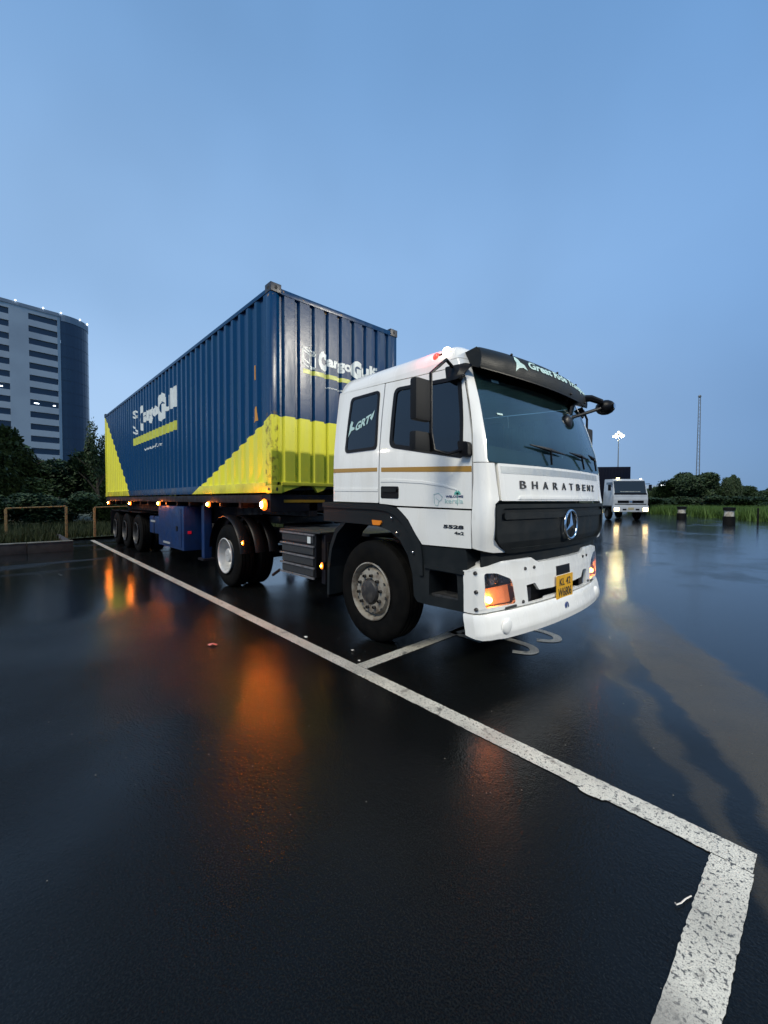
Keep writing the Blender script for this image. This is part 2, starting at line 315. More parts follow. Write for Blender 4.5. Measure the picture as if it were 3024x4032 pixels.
class MB:
    def __init__(s): s.v = []; s.f = []
    def add(s, v, f): k = len(s.v); s.v += [Vector(p) for p in v]; s.f += [tuple(i + k for i in q) for q in f]; return s
    def box(s, x0, x1, y0, y1, z0, z1):
        return s.add([(x0, y0, z0), (x1, y0, z0), (x1, y1, z0), (x0, y1, z0), (x0, y0, z1), (x1, y0, z1), (x1, y1, z1), (x0, y1, z1)],
                     [(0, 3, 2, 1), (4, 5, 6, 7), (0, 1, 5, 4), (1, 2, 6, 5), (2, 3, 7, 6), (3, 0, 4, 7)])
    def tube(s, pts, rad, n=10, cap=True):
        pts = [Vector(p) for p in pts]; k0 = len(s.v); rr = rad if isinstance(rad, (list, tuple)) else [rad] * len(pts)
        ref = None
        for i, p in enumerate(pts):
            t = (pts[min(i + 1, len(pts) - 1)] - pts[max(i - 1, 0)]).normalized()
            if ref is None: ref = t.orthogonal().normalized()
            a = (ref - t * ref.dot(t)).normalized(); b = t.cross(a); ref = a
            for k in range(n): s.v.append(p + (a * math.cos(2 * math.pi * k / n) + b * math.sin(2 * math.pi * k / n)) * rr[i])
        for i in range(len(pts) - 1):
            for k in range(n): s.f.append((k0 + i * n + k, k0 + i * n + (k + 1) % n, k0 + (i + 1) * n + (k + 1) % n, k0 + (i + 1) * n + k))
        if cap: s.f.append(tuple(k0 + k for k in range(n))[::-1]); s.f.append(tuple(k0 + (len(pts) - 1) * n + k for k in range(n)))
        return s
    def lathe(s, prof, c, axis='Y', n=40, sgn=1):   # prof: (radius, along)
        k0 = len(s.v); c = Vector(c)
        for (rd, al) in prof:
            for k in range(n):
                a = 2 * math.pi * k / n; p, q = rd * math.cos(a), rd * math.sin(a)
                s.v.append(c + (Vector((p, al * sgn, q)) if axis == 'Y' else Vector((p, q, al)) if axis == 'Z' else Vector((al * sgn, p, q))))
        for i in range(len(prof) - 1):
            for k in range(n): s.f.append((k0 + i * n + k, k0 + i * n + (k + 1) % n, k0 + (i + 1) * n + (k + 1) % n, k0 + (i + 1) * n + k))
        return s
    def ball(s, c, rd, n=12, sc=(1, 1, 1)):
        c = Vector(c); pr = [(max(1e-4, math.sin(math.pi * i / 8)), -math.cos(math.pi * i / 8)) for i in range(9)]; k0 = len(s.v)
        s.lathe([(a * rd, b * rd) for a, b in pr], (0, 0, 0), 'Z', n)
        for i in range(k0, len(s.v)): s.v[i] = Vector((s.v[i].x * sc[0], s.v[i].y * sc[1], s.v[i].z * sc[2])) + c
        return s
    def build(s, name, m, parent=None, bevel=0, smooth=35, kind=None, label=None, loc=None, local=False):
        o_ = Vector((0, 0, 0)) if local else org(parent)
        me = bpy.data.meshes.new(name); me.from_pydata([v - o_ for v in s.v], [], s.f)
        bm = bmesh.new(); bm.from_mesh(me)
        bmesh.ops.recalc_face_normals(bm, faces=bm.faces)
        if bevel: bmesh.ops.bevel(bm, geom=bm.edges[:], offset=bevel, segments=2, profile=.7, affect='EDGES', clamp_overlap=True)
        bm.to_mesh(me); bm.free()
        o = link(name, me, m, parent, smooth, kind, label)
        if loc: o.location = loc
        return o
def box(name, x0, x1, y0, y1, z0, z1, m, parent=None, bevel=.006, **k):
    return MB().box(x0, x1, y0, y1, z0, z1).build(name, m, parent, bevel, **k)
def rounded(pts, rad, n=5):
    out = []; k = len(pts)
    for i in range(k):
        p = Vector(pts[i][:2]); a = Vector(pts[i - 1][:2]); b = Vector(pts[(i + 1) % k][:2])
        rr = rad[i] if isinstance(rad, (list, tuple)) else rad
        if rr <= 0: out.append((p.x, p.y)); continue
        rr = min(rr, (a - p).length * .48, (b - p).length * .48)
        q0 = p + (a - p).normalized() * rr; q1 = p + (b - p).normalized() * rr
        for j in range(n + 1):
            t = j / n; q = q0 * (1 - t) ** 2 + p * 2 * t * (1 - t) + q1 * t * t; out.append((q.x, q.y))
    return out
def surf(name, outer, fn, m, parent, th=.012, d=0, step=(.08, .08), holes=(), cuts=(), smooth=35, two=True, label=None, tris=None, kind=None):
    """polygon (a,b) cut on a grid, laid on the surface fn(a,b,dist) and given thickness th"""
    bm = bmesh.new()
    if tris is None:
        loops = [[Vector((a, b, 0)) for a, b in outer]] + [[Vector((a, b, 0)) for a, b in h] for h in holes]
        allv = [v for lp in loops for v in lp]; T = tessellate_polygon(loops)
    else: allv, T = tris
    bv = [bm.verts.new(v) for v in allv]
    for q in T:
        try: bm.faces.new([bv[i] for i in q])
        except ValueError: pass
    bmesh.ops.remove_doubles(bm, verts=bm.verts, dist=1e-6)
    xs = [v.x for v in allv]; ys = [v.y for v in allv]
    for ax, (lo, hi), st in ((0, (min(xs), max(xs)), step[0]), (1, (min(ys), max(ys)), step[1])):
        if not st: continue
        k = int(math.floor(lo / st)) + 1
        while k * st < hi - 1e-4:
            co = Vector((k * st, 0, 0)) if ax == 0 else Vector((0, k * st, 0)); no = Vector((1, 0, 0)) if ax == 0 else Vector((0, 1, 0))
            if k * st > lo + 1e-4: bmesh.ops.bisect_plane(bm, geom=bm.verts[:] + bm.edges[:] + bm.faces[:], plane_co=co, plane_no=no)
            k += 1
    for c_ in cuts:
        if min(xs) < c_ < max(xs): bmesh.ops.bisect_plane(bm, geom=bm.verts[:] + bm.edges[:] + bm.faces[:], plane_co=Vector((c_, 0, 0)), plane_no=Vector((1, 0, 0)))
    bm.verts.ensure_lookup_table(); bm.edges.ensure_lookup_table()
    P = [(v.co.x, v.co.y) for v in bm.verts]; n = len(P)
    for v in bm.verts: v.index
    bm.verts.index_update()
    F = [tuple(v.index for v in f.verts) for f in bm.faces]; B = []
    for e in bm.edges:
        if len(e.link_faces) == 1:
            f = e.link_faces[0]; lp = [l_ for l_ in f.loops if l_.edge == e][0]; B.append((lp.vert.index, lp.link_loop_next.vert.index))
    bm.free()
    o_ = org(parent); V = [Vector(fn(a, b, d)) - o_ for a, b in P]
    if two and th:
        V += [Vector(fn(a, b, d - th)) - o_ for a, b in P]; F2 = F + [tuple(i + n for i in f)[::-1] for f in F] + [(b, a, a + n, b + n) for a, b in B]
    else: F2 = F
    me = bpy.data.meshes.new(name); me.from_pydata(V, [], F2)
    b2 = bmesh.new(); b2.from_mesh(me); bmesh.ops.recalc_face_normals(b2, faces=b2.faces); b2.to_mesh(me); b2.free()
    return link(name, me, m, parent, smooth, kind, label)
def text_tris(s, size=1, offset=0, shear=0, sx=1, align='LEFT', space=1):
    cu = bpy.data.curves.new('t', 'FONT'); cu.body = s; cu.size = size; cu.offset = offset; cu.shear = shear; cu.align_x = align; cu.space_character = space; cu.resolution_u = 3
    o = bpy.data.objects.new('t', cu); C.objects.link(o); dg = bpy.context.evaluated_depsgraph_get(); dg.update()
    me = bpy.data.meshes.new_from_object(o.evaluated_get(dg)); bm = bmesh.new(); bm.from_mesh(me); bmesh.ops.triangulate(bm, faces=bm.faces); bm.verts.index_update()
    V = [Vector((v.co.x * sx, v.co.y, 0)) for v in bm.verts]; F = [tuple(v.index for v in f.verts) for f in bm.faces]
    bm.free(); bpy.data.objects.remove(o); bpy.data.curves.remove(cu); bpy.data.meshes.remove(me); return V, F
def fit(tr, x0, x1, y0, y1):       # scale text to the box
    V, F = tr; ax, bx = min(v.x for v in V), max(v.x for v in V); ay, by = min(v.y for v in V), max(v.y for v in V)
    return [Vector((x0 + (v.x - ax) / (bx - ax) * (x1 - x0), y0 + (v.y - ay) / (by - ay) * (y1 - y0), 0)) for v in V], F
def join(*ts):
    V, F = [], []
    for v, f in ts: k = len(V); V += v; F += [tuple(i + k for i in q) for q in f]
    return V, F
def polytri(pts): return [Vector((a, b, 0)) for a, b in pts], [tuple(q) for q in tessellate_polygon([[Vector((a, b, 0)) for a, b in pts]])]
def stroke(a, b, w):
    a, b = Vector(a), Vector(b); n = (b - a).normalized(); n = Vector((-n.y, n.x)) * w / 2; t = (b - a).normalized() * w * .4
    return polytri([(a - t - n)[:], (b + t - n)[:], (b + t + n)[:], (a - t + n)[:]])

# ================================================================== THE SETTING
def struct(name, me, m, smooth=0): return link(name, me, m, None, smooth, 'structure')
def sheet(name, pts, z, m, seg=None):
    me = bpy.data.meshes.new(name); T = tessellate_polygon([[Vector((a, b, 0)) for a, b in pts]])
    me.from_pydata([(a, b, z) for a, b in pts], [], [tuple(q) for q in T])
    bm = bmesh.new(); bm.from_mesh(me); bmesh.ops.recalc_face_normals(bm, faces=bm.faces)
    if sum(f.normal.z for f in bm.faces) < 0: bmesh.ops.reverse_faces(bm, faces=bm.faces)
    bm.to_mesh(me); bm.free(); return struct(name, me, m)
sheet('ground', [(-900, -700), (700, -700), (700, 900), (-900, 900)], -.06, 'soil')
LOT = [(-15.2, -2.43), (-11.5, -2.43), (-11.5, -60), (70, -60), (70, -58), (20, 8.8), (.36, 35.17), (-10.5, 49.8), (-15.2, 56)]
sheet('parking_lot', LOT, 0, 'asphalt')
# raised verge behind the kerb (left) and low meadows
def meadow(name, x0, x1, y0, y1, n, h, m, test=lambda x, y: True):
    V, F = [], []; nx = max(2, int((x1 - x0) / n)); ny = max(2, int((y1 - y0) / n))
    for i in range(nx + 1):
        for j in range(ny + 1):
            x = x0 + (x1 - x0) * i / nx; y = y0 + (y1 - y0) * j / ny
            V.append((x, y, h(x, y)))
    for i in range(nx):
        for j in range(ny):
            a = i * (ny + 1) + j; F.append((a, a + ny + 1, a + ny + 2, a + 1))
    me = bpy.data.meshes.new(name); me.from_pydata(V, [], F); return struct(name, me, m, 60)
meadow('grass_verge', -60, -15.2, -40, 60, 1.5, lambda x, y: .06 + .1 * max(0, min(1, (-15.5 - x) / 4)) + .05 * math.sin(x * .7 + y) * math.cos(y * .6), 'soil')
def island():
    m = MB(); m.box(-15.19, -11.72, -46, -2.66, -.05, .20); return m.build('verge_bank', 'soil', None, kind='structure', smooth=0)
island()
t = thing('kerb', 'low concrete kerb edging the grass verge on the left side of the lot', 'kerb', (-11.6, -2.5, 0))
y = -2.45; k = 0
while y > -14:
    ln = 1.02 + rnd.uniform(-.02, .02)
    box('kerb_stone', -11.72, -11.5 + rnd.uniform(-.006, .006), y - ln + .012, y, -.05, .262 + rnd.uniform(-.006, .006), 'kerbside', t, .012)
    box('kerb_cap', -11.74, -11.485, y - ln + .012, y, .2625, .285, 'concrete', t, .006)
    y -= ln
for xx in (-12.6, -13.6, -14.6):
    box('kerb_stone', xx - .46, xx + .46, -2.62, -2.45, -.05, .25 + rnd.uniform(-.006, .006), 'kerbside', t, .012)

# painted bay lines: 4 mm above the lot
def strip(name, a, b, w, z=.004, jag=.0028, n=None):
    a, b = Vector(a), Vector(b); dr = (b - a); ln = dr.length; dr.normalize(); nn = Vector((-dr.y, dr.x)); n = n or int(ln / .018); V, F = [], []
    for i in range(n + 1):
        p = a + dr * ln * i / n
        for s_ in (0, 1):
            q = p + nn * (w * s_ + rnd.uniform(-jag, jag)); V.append((q.x, q.y, z))
        if i: k = 2 * i; F.append((k - 2, k, k + 1, k - 1))
    me = bpy.data.meshes.new(name); me.from_pydata(V, [], F); bm = bmesh.new(); bm.from_mesh(me)
    if bm.faces[:] and sum(f.normal.z for f in bm.faces) < 0: bmesh.ops.reverse_faces(bm, faces=bm.faces)
    bm.normal_update(); 
    if sum(f.normal.z for f in bm.faces) < 0: bmesh.ops.reverse_faces(bm, faces=bm.faces)
    bm.to_mesh(me); bm.free(); return struct(name, me, 'paint')
th = -.0111
def LP(x, off=0): return (x - off * math.sin(th), -1.8015 + x * math.tan(th) + off)
strip('bay_line', LP(-14.68), LP(3.04), .13)
strip('bay_end_line', (3.045, -1.838), (3.00, -9.5), -.137)
strip('bay_cross_line', (.508, -1.672), (.455, .9), .132)
# splash of paint beside the line, worn blobs
def blob(name, cx, cy, rx, ry, m, z=.006, kind='structure'):
    V = []; n = 22; ph = [rnd.uniform(.6, 1.15) for _ in range(n)]
    for k in range(n): a = 2 * math.pi * k / n; q = (ph[k] + ph[(k + 1) % n]) / 2; V.append((cx + rx * q * math.cos(a), cy + ry * q * math.sin(a), z))
    me = bpy.data.meshes.new(name); me.from_pydata(V, [], [tuple(range(n))]); return link(name, me, m, None, 0, kind)
blob('paint_splash', 2.44, -1.836, .085, .022, 'paint', .005)
# bay number 55 read from the lane in front
def ground_map(a, b, d_): return (1.31 - b, a, .004 + d_)
for a0, a1 in ((-.36, -.06), (.13, .46)):
    # numeral 5 as a fat stroke path
    pts = [(1, 1), (.12, 1), (.05, .56), (.30, .62), (.62, .62), (.90, .50), (1, .30), (.88, .10), (.55, 0), (.22, .03), (0, .17)]
    P2 = [(a0 + p[0] * (a1 - a0), p[1] * .92) for p in rounded(pts, [0, .0, .0, .2, .2, .2, .2, .2, .2, .1, 0], 4)]
    V, F = [], []
    for i in range(len(P2)):
        t0 = Vector(P2[min(i + 1, len(P2) - 1)]) - Vector(P2[max(i - 1, 0)]); t0.normalize(); nn = Vector((-t0.y, t0.x)) * .043
        for s_ in (-1, 1): q = Vector(P2[i]) + nn * s_; V.append(ground_map(q.x, q.y, 0))
        if i: k = 2 * i; F.append((k - 2, k, k + 1, k - 1))
    me = bpy.data.meshes.new('bay_number'); me.from_pydata(V, [], F); struct('bay_number', me, 'paint')

# ---- grass as stuff
def grass(name, spots, hgt, m, label, wd=.02):
    V = np.zeros((len(spots) * 3, 3)); 
    for i, (x, y, z) in enumerate(spots):
        a = rnd.uniform(0, 6.28); h_ = hgt * rnd.uniform(.4, 1.1); w_ = wd * rnd.uniform(.6, 1.4)
        V[3 * i] = (x - w_ * math.cos(a), y - w_ * math.sin(a), z); V[3 * i + 1] = (x + w_ * math.cos(a), y + w_ * math.sin(a), z)
        V[3 * i + 2] = (x + rnd.uniform(-.35, .35) * h_, y + rnd.uniform(-.35, .35) * h_, z + h_)
    me = bpy.data.meshes.new(name); me.from_pydata(V.tolist(), [], [(3 * i, 3 * i + 1, 3 * i + 2) for i in range(len(spots))])
    o = link(name, me, m, None, 0, 'stuff'); o['label'] = label; o['category'] = 'grass'; return o
sp = []
for i in range(42000):
    x = -15.25 - abs(rnd.gauss(0, 4.5)); y = rnd.uniform(-9, 14)
    sp.append((x, y, .05 + .1 * max(0, min(1, (-15.5 - x) / 4))))
for i in range(9000): sp.append((rnd.uniform(-15.1, -11.9), rnd.uniform(-9, -2.7), .19))
grass('verge_grass', sp, .34, 'grass2', 'rough dark grass growing behind the kerb and pipe barriers on the left', .014)
sp = []
E0, E1 = Vector((-12.5, 52.5)), Vector((9, 23.5)); ed = (E1 - E0).normalized(); en = Vector((-ed.y, ed.x))
if en.dot(Vector((0, 1))) < 0: en = -en
for i in range(52000):
    w_ = rnd.random() ** 1.7 * 26 + rnd.uniform(0, .6) + .15 * math.sin(i)
    p = E0 + ed * rnd.uniform(-4, 34) + en * (w_ + .25)
    sp.append((p.x, p.y, -.06))
grass('field_grass', sp, 1.05, 'grass', 'tall green grass covering the field beyond the wet lot on the right', .05)
# ---- trees
def crown_mesh(name, rx, ry, rz, n, leaf, seed, m, lobes=9):
    q = random.Random(seed); V, F = [], []
    L_ = [(Vector((q.uniform(-.75, .75) * rx, q.uniform(-.75, .75) * ry, q.uniform(-.35, .75) * rz)), q.uniform(.28, .55)) for _ in range(lobes)] + [(Vector((0, 0, 0)), .7)]
    for i in range(n):
        c, s_ = q.choice(L_); v = Vector((q.gauss(0, 1), q.gauss(0, 1), q.gauss(0, 1))).normalized() * (q.random() ** .33) * s_ * q.uniform(.85, 1.18)
        p = c + Vector((v.x * rx, v.y * ry, v.z * rz)); a = Vector((q.gauss(0, 1), q.gauss(0, 1), q.gauss(0, 1))).normalized(); b = a.orthogonal().normalized(); w_ = leaf * q.uniform(.5, 1.3)
        k = len(V); V += [p - a * w_, p + b * w_ * .45, p + a * w_, p - b * w_ * .45]; F.append((k, k + 1, k + 2, k + 3))
    me = bpy.data.meshes.new(name); me.from_pydata(V, [], F); me.materials.append(MT[m]); return me
def trunk_mesh(name, h, r0, seed, sp=1.0):
    q = random.Random(seed); m = MB(); m.tube([(0, 0, -.1), (.05, 0, h * .3), (0, .06, h * .6), (.05, 0, h)], [r0, r0 * .8, r0 * .6, r0 * .3], 8)
    for k in range(6):
        a = k * 1.05 + q.random(); z = h * q.uniform(.25, .7); m.tube([(0, 0, z), (math.cos(a) * sp * .5, math.sin(a) * sp * .5, z + h * .18), (math.cos(a) * sp, math.sin(a) * sp, z + h * .3)], [r0 * .45, r0 * .3, r0 * .1], 6)
    me = bpy.data.meshes.new(name); me.from_pydata(m.v, [], m.f); me.materials.append(MT['bark']); return me
CR = [crown_mesh('crown_mesh_%d' % i, 2.0, 2.0, 1.9, 15000, .13, 11 + i, 'leaf' if i % 2 == 0 else 'leaf2') for i in range(4)]
THIN = crown_mesh('crown_mesh_thin', 1.0, 1.0, 1.9, 2600, .12, 31, 'leaf', 12)
TM = trunk_mesh('trunk_mesh', 3.6, .16, 5, 1.5)
def tree(x, y, s, sz, lab, grp, kind=0, zc=2.6, name='broadleaf_tree', crown=None):
    t = thing(name, lab, 'tree', (x, y, 0), rnd.uniform(0, 6), grp, local=True); 
    tr = bpy.data.objects.new('trunk', TM); C.objects.link(tr); tr.parent = t; tr.scale = (s, s, sz)
    c = bpy.data.objects.new('crown', crown or CR[kind % 4]); C.objects.link(c); c.parent = t; c.location = (0, 0, zc * sz); c.scale = (s, s, sz)
    return t
GL = 'trees and bushes behind the pipe barriers'
Ltrees = [(-33.5, -5.6, 1.75, 1.50, 'tall dark tree cut by the left edge of the photo, below the office tower'),
          (-29.5, -3.3, 1.2, 1.06, 'rounded dark bush-like tree right of the one at the left edge, below the tower windows'),
          (-29.0, -.9, 1.0, .86, 'low dense tree below the tower corner, in the dip of the tree line'),
          (-26.5, 1.0, .95, .92, 'dark tree below the glass corner of the tower, left of the container'),
          (-27.0, 3.2, 1.15, 1.10, 'dark tree half hidden by the rear end of the container')]
for i, (x, y, s, sz, lb) in enumerate(Ltrees): tree(x, y, s, sz, lb, GL, i)
tree(-24.5, .05, .62, 1.08, 'thin young tree with sky showing through its top, beside the rear edge of the container', GL, crown=THIN, zc=3.35)
for i, (x, y) in enumerate(((-23, -6.3), (-22.5, -3.9), (-22, -1.9), (-21.5, .2))):
    tree(x, y, .72, .44, ('low bush behind the left end of the pipe barrier', 'low bush behind the middle of the left pipe barrier', 'low bush seen through the gap between the two pipe barriers', 'low bush behind the barrier next to the trailer wheels')[i], GL, i + 1, zc=2.0, name='bush')
for i, (x, y) in enumerate(((-28, 7), (-27, 12), (-26, 18), (-25, 25), (-24, 33), (-23, 42))):  # unseen trees carry the row on, added to block sky under the trailer
    tree(x, y, 1.25, .80, ['dark hedge tree nearest the trailer rear wheels, behind them','dark hedge tree seen under the middle of the trailer','dark hedge tree behind the blue tool box','dark hedge tree behind the tractor drive wheel','dark hedge tree behind the white cab','dark hedge tree far behind the cab front'][i], 'trees hidden behind the trailer', i, zc=2.2)
GR = 'trees beyond the field on the right'
def at(px, Z):
    v = d + r2 * (px - 1512) / 1626.283; p = CAM + v * Z; return p.x, p.y
Rt = [(2570, 58, .85, .80, 'low dark tree directly right of the parked white truck'),
      (2640, 57, 1.15, .92, 'rounded tree between the parked truck and the foot of the lattice mast'),
      (2715, 55, 1.45, 1.12, 'highest and widest dark tree, at the foot of the lattice mast'),
      (2800, 58, 1.20, .93, 'medium tree between the mast and the slim tall tree'),
      (2872, 57, .62, 1.18, 'slim tall tree with a tuft top, right of the mast'),
      (2925, 60, 1.05, .80, 'low tree right of the slim tall tree'),
      (2985, 66, 1.2, .66, 'low hazy tree near the right edge of the photo'),
      (3045, 68, 1.1, .80, 'tree cut by the right edge of the photo')]
for i, (px, Z, s, sz, lb) in enumerate(Rt):
    x, y = at(px, Z); tree(x, y, s, sz, lb, GR, i + 1)
for i, px in enumerate((2500, 2600, 2680, 2760, 2840, 2900, 2960, 3020)):
    x, y = at(px, 50 + (i % 3) * 2); tree(x, y, 1.45, .50, ['low bush hidden behind the parked white truck','low bush just right of the parked white truck','low bush left of the mast foot','low bush right of the mast foot','low bush below the slim tall tree','low bush right of the slim tall tree','low bush under the low hazy tree','low bush at the right edge of the photo'][i], 'bushes under the right hand trees', i, zc=2.0, name='bush')
# far low tree belt
V, F = [], []
q = random.Random(3)
for i in range(26000):
    px = q.uniform(-500, 3600); Z = q.uniform(175, 200); v = d + r2 * (px - 1512) / 1626.283
    p = CAM + v * Z; hh = 5.0 + 1.6 * math.sin(px * .013) + 1.2 * math.sin(px * .041 + 1); p.z = q.random() ** .8 * hh
    a = Vector((q.gauss(0, 1), q.gauss(0, 1), q.gauss(0, 1))).normalized(); b = a.orthogonal().normalized(); k = len(V); w_ = .8
    V += [p - a * w_, p + b * w_ * .6, p + a * w_, p - b * w_ * .6]; F.append((k, k + 1, k + 2, k + 3))
me = bpy.data.meshes.new('far_treeline'); me.from_pydata(V, [], F); o = link('far_treeline', me, 'leaf2', None, 0, 'stuff'); o['label'] = 'distant belt of trees along the horizon'; o['category'] = 'trees'

# ---- pipe barriers
def barrier(x0, y0, x1, y1, lb, ends=(1, 1)):
    t = thing('pipe_barrier', lb, 'barrier', (x0, y0, .15), 0, 'yellow pipe barriers on the verge')
    box('post', x0 - .035, x0 + .035, y0 - .035, y0 + .035, .1, 1.15, 'fence', t, .004)
    box('post', x1 - .035, x1 + .035, y1 - .035, y1 + .035, .1, 1.21, 'fence', t, .004)
    MB().tube([(x0, y0, 1.17), (x1, y1, 1.22)], .022, 8).build('top_rail', 'fence', t)
    ym = (y0 + y1) / 2
    return t
barrier(-14.5, -3.84, -15.0, -2.27, 'weathered yellow pipe barrier, the whole frame standing behind the kerb at the left')
barrier(-15.0, -1.45, -15.35, .45, 'weathered yellow pipe barrier partly hidden by the last trailer wheels')
barrier(-14.2, -6.6, -14.4, -4.5, 'weathered yellow pipe barrier just outside the left edge')

# ---- office tower
def tower():
    t = thing('office_tower', 'tall pale office tower with horizontal strip windows and a curved dark glass corner', 'building', (-160, 0, 0))
    pl = [(-147.5, -24), (-148.3, -2.84), (-149.0, 3), (-149.6, 9.3), (-149.9, 9.9)]
    arc = []
    for k in range(11):
        a = k / 10 * math.pi / 2; arc.append((-149.95 - 7.2 * (1 - math.cos(a)), 9.95 + 7.5 * math.sin(a)))
    def wall_pt(yv):
        for (xa, ya), (xb, yb) in zip(pl[:-1], pl[1:]):
            if ya <= yv <= yb: return xa + (xb - xa) * (yv - ya) / (yb - ya)
        return pl[-1][0]
    top = 55.2; fl = 3.38; wt0 = top - 2.15; wh = 1.66
    cols = [(-18.6, -12.1), (-7.9, -1.25), (2.85, 9.20)]
    ys = [-24] + [v for c in cols for v in c] + [9.9]
    m = MB()
    zs = [0]; rows = []
    k = 0
    while wt0 - k * fl - wh > 6: rows.append((wt0 - k * fl - wh, wt0 - k * fl)); k += 1
    rows = rows[::-1]
    zz = [0] + [v for rw in rows for v in rw] + [top - .95]
    def quad(y0, y1, z0, z1, dep=0): 
        m.add([(wall_pt(y0) - dep, y0, z0), (wall_pt(y1) - dep, y1, z0), (wall_pt(y1) - dep, y1, z1), (wall_pt(y0) - dep, y0, z1)], [(0, 1, 2, 3)])
    for (c0, c1) in zip(ys[:-1], ys[1:]):
        win = (c0, c1) in cols
        if not win: quad(c0, c1, 0, top - .95); continue
        zprev = 0
        for (a, b) in rows:
            quad(c0, c1, zprev, a)
            x0, x1 = wall_pt(c0), wall_pt(c1); D = .45
            m.add([(x0, c0, a), (x1, c1, a), (x1 - D, c1, a), (x0 - D, c0, a)], [(0, 1, 2, 3)]); m.add([(x0, c0, b), (x1, c1, b), (x1 - D, c1, b), (x0 - D, c0, b)], [(0, 3, 2, 1)])
            m.add([(x0, c0, a), (x0 - D, c0, a), (x0 - D, c0, b), (x0, c0, b)], [(0, 1, 2, 3)]); m.add([(x1, c1, a), (x1 - D, c1, a), (x1 - D, c1, b), (x1, c1, b)], [(0, 3, 2, 1)])
            zprev = b
        quad(c0, c1, zprev, top - .95)
    # side and back
    m.add([(-147.5, -24, 0), (-175, -24, 0), (-175, -24, top - .95), (-147.5, -24, top - .95)], [(0, 1, 2, 3)])
    m.add([(-175, -24, 0), (-175, 17.4, 0), (-175, 17.4, top - .95), (-175, -24, top - .95)], [(0, 1, 2, 3)])
    m.build('wall', 'facade', t, smooth=0)
    for (c0, c1) in cols:
        for ri, (a, b) in enumerate(rows):
            W_ = MB(); W_.add([(wall_pt(c0) - .44, c0, a), (wall_pt(c1) - .44, c1, a), (wall_pt(c1) - .44, c1, b), (wall_pt(c0) - .44, c0, b)], [(0, 1, 2, 3)])
            w_ = W_.build('window', 'winglass', t, smooth=0)
    # glass corner
    g = MB(); A2 = arc + [(-175, 17.45)]
    for (a, b) in zip(A2[:-1], A2[1:]):
        g.add([(a[0], a[1], 0), (b[0], b[1], 0), (b[0], b[1], top - 1.9), (a[0], a[1], top - 1.9)], [(0, 1, 2, 3)])
    g.build('glass_corner', 'curtainwall', t, smooth=50)
    hm = MB()
    for k in range(16):
        z = top - 1.9 - k * fl
        for (a, b) in zip(A2[:-1], A2[1:]):
            hm.add([(a[0] + .06, a[1] + .03, z - .1), (b[0] + .06, b[1] + .06, z - .1), (b[0] + .06, b[1] + .06, z), (a[0] + .06, a[1] + .03, z)], [(0, 1, 2, 3)])
    hm.build('floor_joint', 'winglass', t, smooth=0)
    p = MB(); full = pl[:-1] + [(-149.9, 9.92)] + arc + [(-175, 17.45)]
    for (a, b) in zip(full[:-1], full[1:]):
        zb = top - .95 if b[1] <= 9.93 and b[0] > -150.2 else top - 1.9
        p.add([(a[0] + .12, a[1] + .05, zb), (b[0] + .12, b[1] + .05, zb), (b[0] + .12, b[1] + .05, top), (a[0] + .12, a[1] + .05, top)], [(0, 1, 2, 3)])
    p.add([(x + .12, y + .05, top) for x, y in full] + [(-175, -24, top)], [tuple(range(len(full) + 1))])
    p.build('parapet', 'facade2', t, smooth=0)
    for (x, y) in ((-148.2, -8), (-148.5, .2), (-149.2, 6.1), (-149.8, 10.1), (-151.6, 14.8), (-154.2, 16.9)):
        MB().ball((x + .3, y, top + .18), .19, 8).build('roof_light', 'lit', t)
    rr = rows[::-1]
    for (y, ri) in ((-3.6, 6), (-3.0, 6), (4.0, 7), (4.5, 7), (8.2, 7)):
        x = wall_pt(y); z = (rr[ri][0] + rr[ri][1]) / 2 - .1
        box('ceiling_light', x - .42, x - .34, y - .28, y + .28, z - .12, z + .08, 'lit', t, 0)
tower()

# ---- lattice mast
def lattice():
    x, y = at(2744, 120); t = thing('lattice_mast', 'tall thin lattice mast rising behind the trees on the right', 'mast', (x, y, 0), R(20), local=True)
    H = 31.2; B = lambda z: .42 - .22 * z / H
    for sx in (-1, 1):
        for sy in (-1, 1): MB().tube([(sx * B(0), sy * B(0), 0), (sx * B(H), sy * B(H), H)], .055, 6).build('leg', 'mastpole', t, local=True)
    m = MB(); z = 0; k = 0
    while z < H - 1:
        z2 = z + 1.0
        for (a, b) in (((-1, -1), (1, -1)), ((1, -1), (1, 1)), ((1, 1), (-1, 1)), ((-1, 1), (-1, -1))):
            if k % 2: a, b = b, a
            m.tube([(a[0] * B(z), a[1] * B(z), z), (b[0] * B(z2), b[1] * B(z2), z2)], .028, 4, False)
        z = z2; k += 1
    m.build('bracing', 'mastpole', t, local=True)
    MB().ball((0, 0, H + .3), .42, 8).build('beacon', 'mastpole', t, local=True)
lattice()
